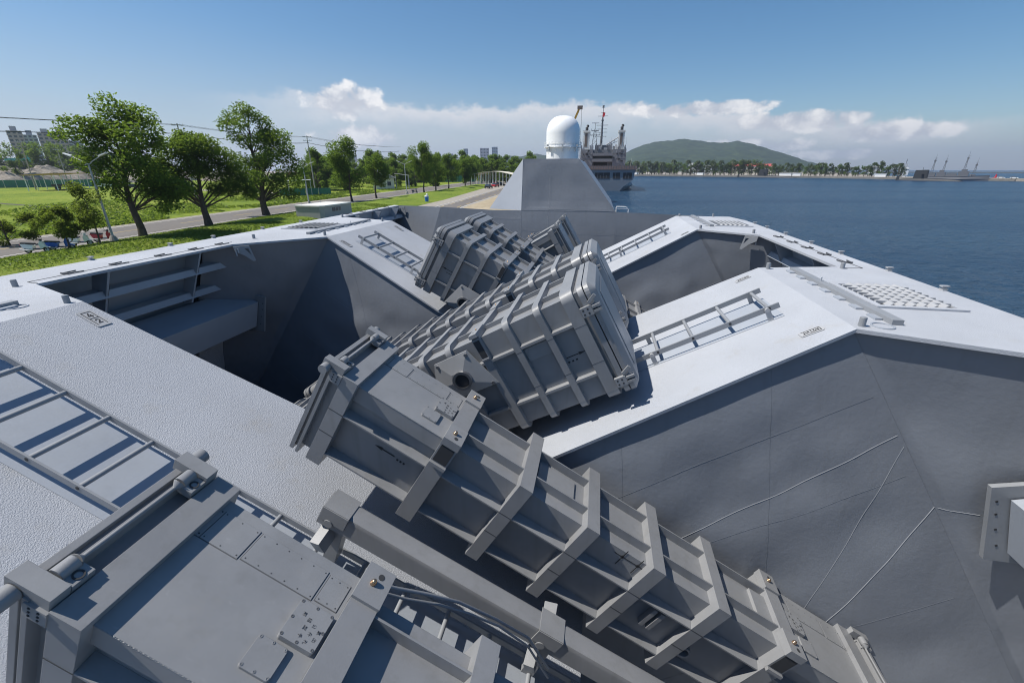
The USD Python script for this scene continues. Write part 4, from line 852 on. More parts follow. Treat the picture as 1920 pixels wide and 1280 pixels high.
tree('street_tree', 'tall tree with a lopsided crown standing behind the low grey kiosk', (-47.9, 58.0, Q), 14.6, T3, 3, 1.2, .34, 'leaf', trunk_r=.42, fork=.12)
def auto(seed, wide=.34, lo=.36, n=18):
    r = np.random.default_rng(seed); o = []
    for k in range(n):
        a = r.uniform(-1, 1); z = lo + (1 - lo) * ((k + r.uniform(0, 1)) / n) * .93; w = wide * math.sin(math.pi * min(.97, .18 + .75 * (z - lo) / (1 - lo))); o.append((a * w, z, r.uniform(.085, .125)))
    return o
mids = [(-50.6, 86.7, 12.0, .30, 'round tree standing directly behind the kiosk, full crown'), (-50.7, 97.7, 9.6, .26, 'smaller tree behind the full round tree, in front of the low house'),
        (-50.2, 126., 13.2, .22, 'tall narrow tree beside the double-armed lamp near the parked motorcycle'), (-50.4, 136.4, 10.6, .24, 'slim tree just past the tall narrow one'),
        (-51.7, 152.7, 11.2, .27, 'round tree left of the two trees by the arched canopy'), (-50.3, 168.1, 10.0, .27, 'left one of the two trees close to the arched canopy'), (-53., 185.7, 11.0, .30, 'right one of the two trees close to the arched canopy')]
for k, (x, y, h, w, lab) in enumerate(mids):
    tree('street_tree', lab, (x, y, Q), h, auto(40 + k, w * 1.15, .30, 22), 40 + k, 1.0, .36, 'leaf', trunk_r=.20, fork=.28, extra=6)
young = [(-50.7, 29.5, 3.6, .55, 'leafy young tree at the left edge beyond the road', .08), (-41.6, 27.8, 3.5, .42, 'small round young tree beside the blue scooter', .40), (-42.2, 30.5, 5.2, .22, 'thin sparse sapling beside the lamp post', .35)]
for k, (x, y, h, w, lab, lo) in enumerate(young):
    tree('young_tree', lab, (x, y, Q), h, auto(60 + k, w, lo, 14 if k < 2 else 9), 60 + k, 2.0 if k < 2 else .9, .17, 'leaf_lime', trunk_r=.07, fork=.10, extra=5)
# tree belts farther away, each tree on its own, copied from a few grown once
def belt_proto(name, lab, seed, h, mat, w, lo, leaf, dens, loc, group):
    return stage.GetPrimAtPath(tree(name, lab, loc, h, auto(seed, w, lo, 16), seed, dens, leaf, mat, trunk_r=.2, fork=.15, extra=8, group=group).GetPath())
GB = 'trees of the belt beyond the road'
rng = np.random.default_rng(5)
protos = [belt_proto('belt_tree', 'tree massed among similar ones in the green belt beyond the road', 71, 10.0, 'leaf_dark', .55, .06, .55, 1.6, (-90.5, 133.0, Q), GB), belt_proto('belt_tree', 'tree massed among similar ones in the green belt beyond the road', 72, 11.0, 'leaf', .48, .08, .55, 1.6, (-98, 160, Q), GB), belt_proto('belt_tree', 'tree massed among similar ones in the green belt beyond the road', 73, 9.0, 'leaf_dark', .6, .05, .55, 1.6, (-108., 172., Q), GB)]
KIND = ['tree massed among similar ones in the green belt beyond the road', 'tree massed among similar ones in the green belt beyond the road', 'tree massed among similar ones in the green belt beyond the road']
spots = []
for t_ in np.linspace(0, 1, 26): spots.append((lerp(-118, -62, t_) + rng.uniform(-4, 4), lerp(182, 300, t_) + rng.uniform(-8, 8), rng.uniform(1.0, 1.4)))
for t_ in np.linspace(0, 1, 24): spots.append((lerp(-150, -52, t_) + rng.uniform(-4, 4), lerp(230, 335, t_) + rng.uniform(-8, 8), rng.uniform(1.2, 1.7)))
for t_ in np.linspace(0, 1, 8): spots.append((lerp(-45, -22, t_) + rng.uniform(-3, 3), lerp(255, 300, t_) + rng.uniform(-8, 8), rng.uniform(1.0, 1.35)))
spots += [(-86, 130, 1.1), (-93, 139, 1.25), (-82, 137, 1.0), (-78, 168, .9), (-72, 172, .85), (-66, 176, .9), (-101, 150, 1.0), (-58, 222, 1.25), (-52, 226, 1.1), (-64, 214, 1.1), (-47, 232, 1.2)]
for k, (x, y, sc) in enumerate(spots):
    j = k % 3; copy_of(protos[j], KIND[j], (x, y, Q), rng.uniform(0, 6.28), sc)
GL = 'trees beside the spoil heaps'
lp = belt_proto('heap_tree', 'round tree between the spoil heaps and the apartment towers', 81, 11.0, 'leaf_dark', .5, .05, .6, .9, (-253.7, 160.1, Q + 4), GL)
for k, (x, y, sc) in enumerate([(-262, 168, 1.5), (-256, 175, 1.55), (-250, 171, 1.5), (-246, 180, 1.4), (-243, 176, 1.45), (-240, 184, 1.35), (-270, 160, 1.4), (-236, 196, 1.2), (-228, 208, 1.1), (-280, 150, 1.5)]):
    copy_of(lp, None, (x * 1.18, y * 1.18, Q + 2), rng.uniform(0, 6.28), sc * 1.1)
# far shore
GF, GP = 'broadleaf trees along the far shore', 'palms along the far shore'
fp = stage.GetPrimAtPath(tree('shore_tree', 'dark broadleaf tree along the far shore under the hill', (30, 664, 1.9), 9.0, auto(91, .5, .12, 12), 91, .7, .8, 'leaf_dark', extra=4, group=GF).GetPath())
fp2 = stage.GetPrimAtPath(tree('shore_tree', 'dark broadleaf tree along the far shore under the hill', (38, 664, 1.9), 10.0, auto(92, .45, .15, 12), 92, .7, .8, 'leaf_palm', extra=4, group=GF).GetPath())
def palm(loc, lab, h=10.0, seed=1):
    t = thing('palm_tree', lab, 'palm', loc, group=GP); r = np.random.default_rng(seed)
    obj('trunk', MB().tube([(0, 0, -.2), (.15, .1, h * .5), (.1, .0, h)], .22, 7, .15), M['bark'], t, True)
    b = MB()
    for k in range(18):
        a = k * 2.4; e = r.uniform(-.5, .9); d = np.array([math.cos(a), math.sin(a), 0])
        p = [np.array([.1, 0, h]) + d * u * 2.6 + np.array([0, 0, u * e * 1.8 - 2.4 * u * u]) for u in (0, .35, .7, 1.)]
        s = np.cross(d, (0, 0, 1))
        for i in range(3):
            w0, w1 = (.12, .5, .42, .06)[i], (.12, .5, .42, .06)[i + 1]; b.add(trimesh.Trimesh(np.array([p[i] - s * w0, p[i] + s * w0, p[i + 1] + s * w1, p[i + 1] - s * w1]), [[0, 1, 2], [0, 2, 3]], process=False))
    obj('crown', b, M['leaf_palm'], t)
    return stage.GetPrimAtPath(t.GetPath())
pp_ = palm((52, 655, 1.9), 'tall palm along the far shore under the hill')
SL = [(22, 676), (70, 648), (150, 590), (232, 530), (266, 470)]
def along2(L, t):
    L = np.array(L, float); d = np.r_[0, np.cumsum(np.linalg.norm(np.diff(L, axis=0), axis=1))]; return np.array([np.interp(t * d[-1], d, L[:, k]) for k in (0, 1)])
for k in range(104):
    t_ = (k + rng.uniform(0, 1)) / 104; p = along2(SL, t_) + rng.uniform(-3, 10) * np.array([.55, .85])
    copy_of((fp, fp2)[k % 2], None, (p[0], p[1], 1.9), rng.uniform(0, 6.28), rng.uniform(.9, 1.5) * (1.25 if t_ < .6 else .95))
for k in range(46):
    t_ = (k + rng.uniform(0, 1)) / 46; p = along2(SL, t_) + rng.uniform(-4, 2) * np.array([.55, .85])
    copy_of(pp_, None, (p[0], p[1], 1.9), rng.uniform(0, 6.28), rng.uniform(.9, 1.5) * (1.2 if t_ < .5 else .85))
# grass blades on the near verge
def tufts():
    r = np.random.default_rng(8); P = []
    n = 26000; y = r.uniform(8, 75, n); u = r.uniform(0, 1, n) ** .8
    a = np.array([along(RN, v) for v in y]); b = np.array([along(VE, v) for v in y]); x = a + .3 + (b - a - .5) * u
    z = Q + .05 + .55 * np.sin(np.pi * np.minimum(1, u * 1.02)) ** 1.3
    return leaves(np.c_[x, y, z], .22, r, .05, .35)
obj('verge_grass', tufts(), M['grasstuft'], kind='stuff')
def weeds():
    r = np.random.default_rng(9); n = 24000; y = r.uniform(20, 170, n); x = np.array([along(RF, v) for v in y]) - 1.2 - 45 * r.uniform(0, 1, n) ** 1.6
    keep = meshkit.fbm(np.c_[x, y, 0 * x] * .09, 3, 2) > .47
    return leaves(np.c_[x, y, Q + .12 + 0 * x][keep], .55, r, .1, .4)
obj('field_weeds', weeds(), M['grasstuft'], kind='stuff')

# ---------------------------------------------------------------- along the quay and the road
def colour(name, c, rough=.35, **k): M[name] = paint(name, c, rough, .05, 2.0, **k)
colour('concrete_wall', (.30, .305, .31), .85, bump=.003, bscale=30., streak=.25); colour('roof_pale', (.62, .62, .60), .7, streak=.1)
colour('gloss_white', (.72, .73, .74)); colour('gloss_blue', (.02, .10, .42)); colour('gloss_red', (.42, .02, .03)); colour('gloss_black', (.02, .021, .023)); colour('seat_black', (.022, .022, .024), .7)
colour('galvanised', (.42, .43, .44), .5); colour('rusty', (.17, .13, .11), .8, streak=.3); colour('pole_concrete', (.30, .28, .25), .9); colour('wire', (.03, .03, .032), .6)
colour('orange_roof', (.52, .30, .12), .7); colour('green_panel', (.03, .16, .10), .6); colour('red_panel', (.34, .075, .04), .7); colour('tile_grey', (.34, .33, .31), .8); colour('teal', (.07, .34, .30), .5)
colour('apartment_pink', (.40, .30, .30), .8); colour('apartment_grey', (.34, .34, .38), .8); colour('glass_dark', (.03, .045, .06), .15); colour('tower_blue', (.20, .26, .34), .5); colour('yellow_paint', (.62, .33, .05), .5); colour('bin_blue', (.02, .13, .42), .5)
colour('cream', (.62, .58, .47), .7); colour('red_roof', (.45, .07, .07), .7); colour('submarine_black', (.018, .020, .024), .6); colour('ship_grey', (.30, .31, .33), .6, streak=.25); colour('ship_pale', (.185, .19, .205), .6, streak=.3); colour('ship_low', (.17, .20, .235), .6, streak=.25)
colour('stack_white', (.62, .61, .58), .5, streak=.12); colour('deck_rust', (.23, .16, .14), .8, streak=.2); colour('mast_dark', (.12, .125, .14), .6); colour('red_cloth', (.60, .03, .04), .7); colour('boot_black', (.02, .02, .022), .5)

t = thing('kiosk', 'low grey concrete kiosk with a white flat roof between the road and the ship', 'kiosk', (-36.4, 55.3, Q + .2))
b = MB().prism([(-1.9, -3.6, 0), (1.5, -3.6, 0), (1.9, -3.2, 0), (1.9, 3.4, 0), (-1.9, 3.4, 0)], (0, 0, 1.6)); obj('wall', b, M['concrete_wall'], t)
obj('roof', MB().prism([(-2.0, -3.7, 0), (1.55, -3.7, 0), (2.0, -3.25, 0), (2.0, 3.5, 0), (-2.0, 3.5, 0)], (0, 0, .14)).mesh().apply_translation((0, 0, 1.603)), M['roof_pale'], t)
w = obj('window', MB().box((1.901, -1.4, .9), (1.93, .6, 1.35)), M['glass_dark'], t)
obj('window_bar', MB().box((1.931, -.75, .88), (1.96, -.67, 1.37)).box((1.931, -.1, .88), (1.96, -.02, 1.37)), M['concrete_wall'], w)
for y in (-2.6, -.5, 1.6): obj('lifting_eye', MB().cyl((-1.7, y, 1.74), .05, .3, 6), M['galvanised'], t)

def scooter(label, x, y, rz, col, name='motor_scooter', dark=False):
    t = thing(name, label, 'scooter', (x, y, Q + .012), rz, group='scooters parked at the kerb')
    for wx in (-.62, .62):
        wh = obj('wheel', MB().add(trimesh.creation.torus(.205, .055, 18, 8, transform=trimesh.transformations.rotation_matrix(math.pi / 2, (1, 0, 0)))).mesh().apply_translation((wx, 0, .26)), M['rubber'], t, True)
        obj('rim', MB().cyl((wx, -.03, .26), .14, .06, 12, 1), M['galvanised'], wh)
    obj('body', MB().hull([(-.95, s * .10, .72) for s in (-1, 1)] + [(-.80, s * .16, .42) for s in (-1, 1)] + [(-.20, s * .19, .36) for s in (-1, 1)] + [(-.12, s * .17, .66) for s in (-1, 1)] + [(-.9, s * .10, .80) for s in (-1, 1)]), M[col], t, 40)
    obj('floorboard', MB().hull([(-.25, s * .16, .30) for s in (-1, 1)] + [(.36, s * .16, .30) for s in (-1, 1)] + [(-.25, s * .16, .38) for s in (-1, 1)] + [(.40, s * .13, .38) for s in (-1, 1)]), M['gloss_black'], t)
    obj('leg_shield', MB().hull([(.34, s * .20, .34) for s in (-1, 1)] + [(.30, s * .21, .74) for s in (-1, 1)] + [(.40, s * .13, .98) for s in (-1, 1)] + [(.58, s * .06, .80) for s in (-1, 1)] + [(.60, s * .07, .50) for s in (-1, 1)]), M[col], t, 40)
    obj('front_mudguard', MB().hull([(.40, s * .07, .50) for s in (-1, 1)] + [(.62, s * .075, .56) for s in (-1, 1)] + [(.86, s * .06, .42) for s in (-1, 1)] + [(.62, s * .07, .46) for s in (-1, 1)]), M[col], t, 40)
    obj('seat', MB().hull([(-.92, s * .12, .80) for s in (-1, 1)] + [(-.88, s * .13, .88) for s in (-1, 1)] + [(-.45, s * .14, .84) for s in (-1, 1)] + [(-.05, s * .11, .80) for s in (-1, 1)] + [(-.02, s * .12, .70) for s in (-1, 1)] + [(-.9, s * .12, .76) for s in (-1, 1)]), M['seat_black'], t, 40)
    hb = obj('handlebar', MB().tube([(.30, -.34, 1.04), (.38, -.12, 1.04), (.40, 0, 1.0), (.38, .12, 1.04), (.30, .34, 1.04)], .022, 8).hull([(.30, s * .12, .98) for s in (-1, 1)] + [(.46, s * .12, .98) for s in (-1, 1)] + [(.40, s * .09, 1.10) for s in (-1, 1)]), M['gloss_black'] if dark else M[col], t, 40)
    for s in (-1, 1): obj('mirror', MB().tube([(.36, s * .22, 1.05), (.34, s * .30, 1.24)], .01, 6).sphere((.34, s * .32, 1.27), .06, 1, (.4, 1.2, .8)), M['gloss_black'], hb)
    obj('headlight', MB().sphere((.52, 0, .86), .085, 2, (.6, 1.3, .8)), M['galvanised'], t, True)
    obj('exhaust', MB().tube([(-.15, -.17, .30), (-.5, -.20, .28), (-1.0, -.21, .36)], .05, 8), M['galvanised'], t, True)
    obj('tail_light', MB().box((-1.0, -.09, .66), (-.94, .09, .74)), M['gloss_red'], t)
    obj('fork', MB().tube([(.62, -.06, .26), (.50, -.06, .60)], .022, 6).tube([(.62, .06, .26), (.50, .06, .60)], .022, 6), M['gloss_black'], t)
scooter('white scooter with a black seat parked at the kerb, left of the blue one', -43.6, 26.9, .45, 'gloss_white', dark=True)
scooter('blue scooter parked beside the white one at the kerb', -42.9, 28.1, .60, 'gloss_blue')
scooter('white retro scooter parked behind the small young tree', -44.0, 30.4, .40, 'gloss_white')
scooter('red and black scooter parked behind the thin sapling', -44.4, 32.6, .45, 'gloss_red', dark=True)
scooter('dark motorcycle parked under the tall narrow tree farther down the road', -51.6, 122.5, .8, 'gloss_black', dark=True)

def lamp(label, x, y, h=6.7):
    t = thing('street_lamp', label, 'street lamp', (x, y, Q), group='double-armed street lamps')
    obj('base', MB().revolve([(0, 0), (.42, 0), (.36, .35), (.18, .75), (0, .75)], n=12), M['pole_concrete'], t)
    obj('pole', MB().tube([(0, 0, .7), (0, 0, h)], .105, 12, .065), M['galvanised'], t, True)
    for s in (-1, 1):
        a = obj('arm', MB().tube([(0, 0, h - .15), (s * .5, 0, h + .15), (s * 1.5, 0, h + .55)], .04, 8, .03), M['galvanised'], t, True)
        obj('lamp_head', MB().hull([(s * 1.4, k * .12, h + .50 + z) for k in (-1, 1) for z in (0, .1)] + [(s * 2.2, k * .10, h + .74 + z) for k in (-1, 1) for z in (0, .07)]), M['gloss_white'], a)
lamp('double-armed street lamp nearest the ship, beside the red scooter', -42.2, 31.7); lamp('double-armed street lamp behind the tall tree by the kiosk', -53.1, 75.8); lamp('double-armed street lamp beyond the low house', -51.5, 116.7, 7.6)

def pole(label, x, y, h, arms=2, lean=0.0, rz=.5):
    t = thing('utility_pole', label, 'utility pole', (x, y, Q), rz, group='concrete utility poles')
    obj('pole', MB().tube([(0, 0, -.3), (lean, 0, h)], .19, 10, .11), M['pole_concrete'], t, True)
    for k in range(arms):
        z = h - .4 - .9 * k; a = obj('crossarm', MB().box((lean - 1.1, -.14, z), (lean + 1.1, -.04, z + .11)), M['galvanised'], t)
        bb = MB()
        for x_ in (-1.0, -.5, .5, 1.0): obj('insulator', MB().cyl((lean + x_, -.09, z + .11), .06, .22, 6), M['cream'], a)
    return t
pole('tall utility pole rising out of the broad round-crowned tree', -86.0, 84.0, 15.0, 2); pole('tall utility pole standing left of the full round tree', -79.5, 117.3, 14.8, 2)
pole('shorter utility pole just beside the tall one near the pale shed', -85.2, 121.7, 9.5, 1); pole('leaning utility pole by the orange-roofed shelter', -183.1, 118.9, 14.8, 1, .6); pole('utility pole in front of the spoil heaps', -196., 138., 13.2, 1, .3)
def wires():
    P = [(-101, -8, 16.5), (-86.0, 84.0, 16.6), (-79.5, 117.3, 16.4), (-74.5, 165., 16.)]
    for dz, dx, r, lab in ((0, -.9, .022, 'thin power wire strung on the left of the pole tops'), (0, .0, .022, 'thin power wire strung on the middle of the pole tops'), (0, .9, .022, 'thin power wire strung on the right of the pole tops'), (-1.6, .15, .06, 'thick black cable strung below the power wires')):
        pts = []
        for a, c in zip(P[:-1], P[1:]):
            for t_ in np.linspace(0, 1, 14): q = lerp(a, c, t_); q[2] += dz - (1.5 if dz == 0 else 1.9) * 4 * t_ * (1 - t_) * np.hypot(c[0] - a[0], c[1] - a[1]) / 95; q[0] += dx; pts.append(q)
        tag(obj('power_line', MB().tube(pts, r, 5), M['wire']), lab, 'power line', 'wires between the utility poles')
wires()
# shelter, vehicles, fences and sheds on the far side of the field
t = thing('open_shelter', 'open shelter with a tan orange roof on thin posts beyond the field', 'shelter', (-177., 122., Q), .55)
obj('roof', MB().prism([(-4, -11, 4.5), (4, -11, 5.0), (4, 11, 5.0), (-4, 11, 4.5)], (0, 0, .22)), M['orange_roof'], t)
for x in (-3.6, 3.6):
    for y in (-10, -5, 0, 5, 10): obj('post', MB().cyl((x, y, 0), .12, 4.5, 8), M['gloss_white'], t)
def car(label, x, y, rz, col, truck=False, z=Q + .012, name=None, group=None, sc=1.0):
    t = thing(name or ('parked_truck' if truck else 'parked_car'), label, 'truck' if truck else 'car', (x, y, z), rz, group=group, scale=sc)
    if truck:
        obj('cab', MB().hull([(1.6, s, z_) for s in (-1, 1) for z_ in (.6, 2.3)] + [(2.9, s, .6) for s in (-1, 1)] + [(2.9, s, 1.5) for s in (-1, 1)] + [(2.5, s * .9, 2.4) for s in (-1, 1)]), M[col], t)
        obj('bed', MB().box((-3.0, -1.05, .8), (1.5, 1.05, 1.0)).box((-3.0, -1.05, 1.0), (1.5, -.98, 1.6)).box((-3.0, .98, 1.0), (1.5, 1.05, 1.6)).box((-3.0, -.97, 1.0), (-2.93, .97, 1.6)), M[col], t)
        obj('windscreen', MB().hull([(2.91, s * .85, 1.5) for s in (-1, 1)] + [(2.58, s * .8, 2.25) for s in (-1, 1)] + [(2.93, s * .85, 1.5) for s in (-1, 1)]), M['glass_dark'], t)
        ws = ((-2.0, .42), (2.1, .42))
    else:
        obj('body', MB().hull([(-2.15, s * .82, z_) for s in (-1, 1) for z_ in (.3, .78)] + [(2.15, s * .78, .3) for s in (-1, 1)] + [(2.1, s * .76, .66) for s in (-1, 1)] + [(1.0, s * .85, .88) for s in (-1, 1)] + [(-1.9, s * .84, .92) for s in (-1, 1)]), M[col], t, 40)
        obj('cabin', MB().hull([(1.1, s * .76, .86) for s in (-1, 1)] + [(.35, s * .62, 1.40) for s in (-1, 1)] + [(-1.1, s * .62, 1.42) for s in (-1, 1)] + [(-1.85, s * .74, .92) for s in (-1, 1)]), M['glass_dark'], t, 30)
        obj('roof', MB().hull([(.32, s * .60, 1.405) for s in (-1, 1)] + [(-1.1, s * .60, 1.425) for s in (-1, 1)] + [(.2, s * .5, 1.45) for s in (-1, 1)] + [(-1., s * .5, 1.46) for s in (-1, 1)]), M[col], t, 40)
        for s in (-1, 1): obj('headlight', MB().sphere((2.08, s * .6, .58), .12, 1, (.5, 1, .6)), M['gloss_white'], t)
        ws = ((-1.35, .31), (1.35, .31))
    for wx, r in ws:
        for s in (-1, 1): obj('wheel', MB().cyl((wx, s * (.80 if not truck else .95) - .1, r), r, .2, 14, 1), M['rubber'], t)
car('dark saloon car parked at the edge of the quay road before the arched canopy', -38.6, 158., 1.45, 'gloss_black'); car('red car parked behind the dark saloon by the arched canopy', -39.4, 172., 1.4, 'gloss_red'); car('black car under the arched canopy near its right end', -40.5, 186., .4, 'gloss_black'); car('grey car beyond the red one by the canopy', -37.8, 196., 1.4, 'galvanised')
car('white truck parked beside the orange-roofed shelter', -168., 129., .9, 'gloss_white', True); car('dark truck parked under the orange-roofed shelter', -178., 124., .5, 'gloss_black', True); car('black car parked right of the orange-roofed shelter', -164., 136., .8, 'gloss_black')
car('teal truck standing on top of the spoil heap', -300., 192., .9, 'teal', True, Q + 9.2, sc=1.6)
def fence(name, label, a, c, h, mat, step=3.0):
    a, c = np.array(a, float), np.array(c, float); L = np.linalg.norm(c - a); d = (c - a) / L; t = thing(name, label, 'fence', (a[0], a[1], Q)); n = max(2, int(L / step))
    for k in range(n):
        p, q = d * L * k / n, d * L * (k + .96) / n; obj('panel', MB().bar((p[0], p[1], h / 2), (q[0], q[1], h / 2), .06, h), M[mat], t); obj('post', MB().cyl((p[0], p[1], 0), .06, h + .1, 6), M['galvanised'], t)
fence('site_fence', 'dark green site fence in front of the rubble on the left', (-232, 105), (-196, 155), 2.6, 'green_panel'); fence('site_fence', 'long red site fence across the far field', (-268, 358), (-214, 396), 4.0, 'red_panel', 6.); fence('site_fence', 'bright green fence behind the roadside trees', (-93, 229), (-66, 241), 3.2, 'green_panel'); fence('site_fence', 'low green hoarding beside the pale shed', (-80., 103.), (-70.5, 111.), 1.7, 'green_panel')
t = thing('field_shed', 'pale flat-roofed open shed behind the low grey kiosk', 'shed', (-75.8, 105.6, Q), .6)
obj('roof', MB().prism([(-2.8, -2.2, 3.55), (2.8, -2.2, 3.75), (2.8, 2.2, 3.75), (-2.8, 2.2, 3.55)], (0, 0, .12)), M['roof_pale'], t)
for x in (-2.6, 2.6):
    for y in (-2.0, 2.0): obj('post', MB().cyl((x, y, 0), .07, 3.55, 8), M['galvanised'], t)
t = thing('low_house', 'low house with a grey tiled roof behind the smaller roadside tree', 'house', (-74.5, 150., Q), .45)
obj('wall', MB().box((-3.5, -5, 0), (3.5, 5, 3.6)), M['cream'], t)
obj('roof', MB().prism([(-4.1, -5.4, 3.55), (0, -5.4, 5.7), (4.1, -5.4, 3.55)], (0, 10.8, 0)), M['tile_grey'], t)
for y in (-3, 0, 3): w = obj('window', MB().box((3.505, y - .6, 1.1), (3.56, y + .6, 2.4)), M['glass_dark'], t)
for x in (-2.0, 1.8): obj('window', MB().box((x - .6, -5.06, 1.1), (x + .6, -5.005, 2.4)), M['glass_dark'], t)
t = thing('lean_to', 'pale lean-to roof on posts beside the low house', 'lean-to', (-68., 150.5, Q), .45)
obj('roof', MB().prism([(-2.2, -3, 4.9), (2.6, -3, 4.3), (2.6, 3, 4.3), (-2.2, 3, 4.9)], (0, 0, .12)), M['cream'], t)
for x in (-2.0, 2.4):
    for y in (-2.8, 2.8): obj('post', MB().cyl((x, y, 0), .09, 4.3, 8), M['galvanised'], t)
t = thing('arched_canopy', 'long arched canopy on rows of thin white posts where the road bends', 'canopy', (-43.5, 192., Q))
pts = [(x, 4.0 + 1.5 * math.cos(x / 9.5 * math.pi / 2)) for x in np.linspace(-9, 9, 13)]
b = MB()
for (x0, z0), (x1, z1) in zip(pts[:-1], pts[1:]): b.prism([(x0, -8, z0), (x1, -8, z1), (x1, 8, z1), (x0, 8, z0)], (0, 0, .1))
obj('roof', b, M['cream'], t)
for y in (-7.5, 0, 7.5):
    for (x0, z0) in pts[::1]: obj('post', MB().cyl((x0 * .98, y, 0), .11, z0, 7), M['gloss_white'], t)
t = thing('litter_bin', 'blue litter bin with a white lid on the verge by the quay road', 'litter bin', (-34.6, 88., Q + .1))
obj('bin', MB().revolve([(0, 0), (.34, 0), (.42, 1.0), (0, 1.0)], n=16), M['bin_blue'], t, 40); obj('lid', MB().revolve([(0, 1.002), (.44, 1.002), (.38, 1.18), (0, 1.24)], n=16), M['gloss_white'], t, 40); obj('bag', MB().sphere((.1, -.05, 1.38), .20, 2, (1.1, .9, .8)), M['gloss_white'], t, True)
# apartment towers and city
def tower(label, x, y, w, d, h, rz, mat, rows, cols, name='apartment_tower', cat='building', z=Q, top=True, group=None):
    t = thing(name, label, cat, (x, y, z), rz, group=group); b = MB().box((-w / 2, -d / 2, 0), (w / 2, d / 2, h))
    for k in range(1, rows): b.box((-w / 2 - .25, -d / 2 - .25, h * k / rows - .3), (w / 2 + .25, d / 2 + .25, h * k / rows))
    obj('wall', b, M[mat], t)
    for i in range(cols):
        for k in range(rows):
            x0 = -w / 2 + w * (i + .2) / cols
            obj('window', MB().box((x0, -d / 2 - .06, h * (k + .25) / rows), (x0 + w / cols * .6, -d / 2 - .01, h * (k + .78) / rows)), M['glass_dark'], t)
    if top: obj('roof_house', MB().box((-w * .22, -d * .22, h + .002), (w * .22, d * .22, h + 4)), M['apartment_grey'], t)
AG = 'apartment towers on the left skyline'
for k, (x, y, w, h, mt, lab) in enumerate([(-556, 338, 13, 40, 'apartment_grey', 'apartment tower at the very left edge of the skyline'), (-545, 354, 13, 45, 'apartment_pink', 'second apartment tower from the left edge'), (-540, 362, 12, 42, 'apartment_grey', 'third apartment tower from the left edge'), (-534, 371, 14, 44, 'apartment_pink', 'pinkish apartment tower in the middle of the left group'), (-529, 380, 12, 44.5, 'apartment_pink', 'tallest pinkish apartment tower of the left group'), (-524, 388, 14, 38, 'apartment_grey', 'lower grey apartment tower right of the tallest one'), (-517, 399, 16, 33, 'apartment_pink', 'lowest apartment tower at the right of the left group'), (-505, 412, 20, 27, 'apartment_grey', 'long low apartment block right of the left towers')]):
    tower(lab, x, y, w * .78, 12, h - 5, .98, mt, 12, 3, group=AG)
CG = 'city buildings on the horizon'
for x, y, w, h, lab, mt in ((-508, 1726, 16, 80, 'slim blue tower alone on the far horizon', 'tower_blue'), (-440, 1745, 34, 82, 'broad dark building left of the blue one on the far horizon', 'apartment_grey'), (-402, 1755, 22, 86, 'blue glass building right of the broad one on the far horizon', 'tower_blue'), (-900, 1560, 50, 55, 'wide pale building far off behind the left trees', 'apartment_grey'), (-840, 1600, 26, 70, 'tall pale building far off behind the left trees', 'apartment_grey'), (-700, 1660, 40, 52, 'pale block far off behind the tree belt', 'apartment_grey'), (-610, 1690, 60, 48, 'long pale block on the horizon left of the slim blue tower', 'tower_blue'), (-560, 1700, 18, 62, 'small pale block just left of the slim blue tower', 'apartment_grey')):
    tower(lab, x, y, w, 18, h, .25, mt, 8, 3, 'city_building', top=False, group=CG)

# ---------------------------------------------------------------- ships and the far shore
t = thing('supply_ship', 'large grey supply ship seen from its stern, with two white exhaust stacks and tall masts', 'ship', (.4, 189., 0))
def section(hw_deck, hw_mid, hw_low, z0=8.0): return [(-hw_deck, z0), (-hw_mid, 4.2), (-hw_low * 1.25, 1.6), (-hw_low, -.6), (hw_low, -.6), (hw_low * 1.25, 1.6), (hw_mid, 4.2), (hw_deck, z0)]
def loft(secs):
    rings = [np.array([(x, y, z) for x, z in sec]) for y, sec in secs]; n = len(rings[0]); v = np.concatenate(rings); f = []
    for i in range(len(rings) - 1):
        for k in range(n):
            a, b_ = i * n + k, i * n + (k + 1) % n; f += [[a, b_, b_ + n], [a, b_ + n, a + n]]
    for k in range(1, n - 1): f += [[0, k + 1, k], [len(v) - n, len(v) - n + k, len(v) - n + k + 1]]
    return fixed(trimesh.Trimesh(v, f, process=False))
obj('hull', loft([(0, section(13.2, 12.6, 7.2)), (26, section(13.2, 12.9, 11.5)), (110, section(13.2, 12.9, 11.5)), (150, section(1.5, 1.0, .6, 11.))]), M['ship_low'], t)
for x0, x1 in ((-11.4, -8.2), (-6.0, -3.2), (-2.4, 3.4), (4.6, 7.4), (8.6, 12.0)):
    o = obj('mooring_opening', MB().box((x0, -.06, 4.6), (x1, -.02, 6.9)), M['void'], t)
    bb = MB()
    for k in range(1, int((x1 - x0) / 1.1)): bb.box((x0 + 1.1 * k - .06, -.10, 4.6), (x0 + 1.1 * k + .06, -.065, 6.9 if k % 2 else 6.0))
    if bb.parts: obj('opening_post', bb, M['ship_pale'], o)
obj('deck_edge', MB().box((-13.6, -.4, 8.0), (13.6, 26, 8.5)).box((-13.6, -.4, 8.5), (13.6, -.25, 9.4)), M['deck_rust'], t)
for k in range(28): obj('guard_post', MB().box((-13.5 + k, -.45, 8.5), (-13.42 + k, -.41, 9.7)), M['ship_pale'], t)
obj('superstructure', MB().box((-9.6, 20, 8.5), (-4.2, 46, 16.2)).box((4.4, 20, 8.5), (10.0, 46, 16.2)).box((-4.2, 23, 8.5), (4.4, 46, 16.2)).box((-3.6, 30, 16.2), (3.6, 44, 18.4)), M['ship_pale'], t)
for z in (11.2, 13.6): obj('gallery', MB().box((-4.2, 19.4, z), (4.4, 23, z + .25)).box((-4.2, 19.4, z + .25), (4.4, 19.5, z + 1.2)), M['ship_pale'], t)
obj('hangar_opening', MB().box((-3.6, 22.9, 8.6), (2.2, 22.97, 11.0)), M['void'], t)
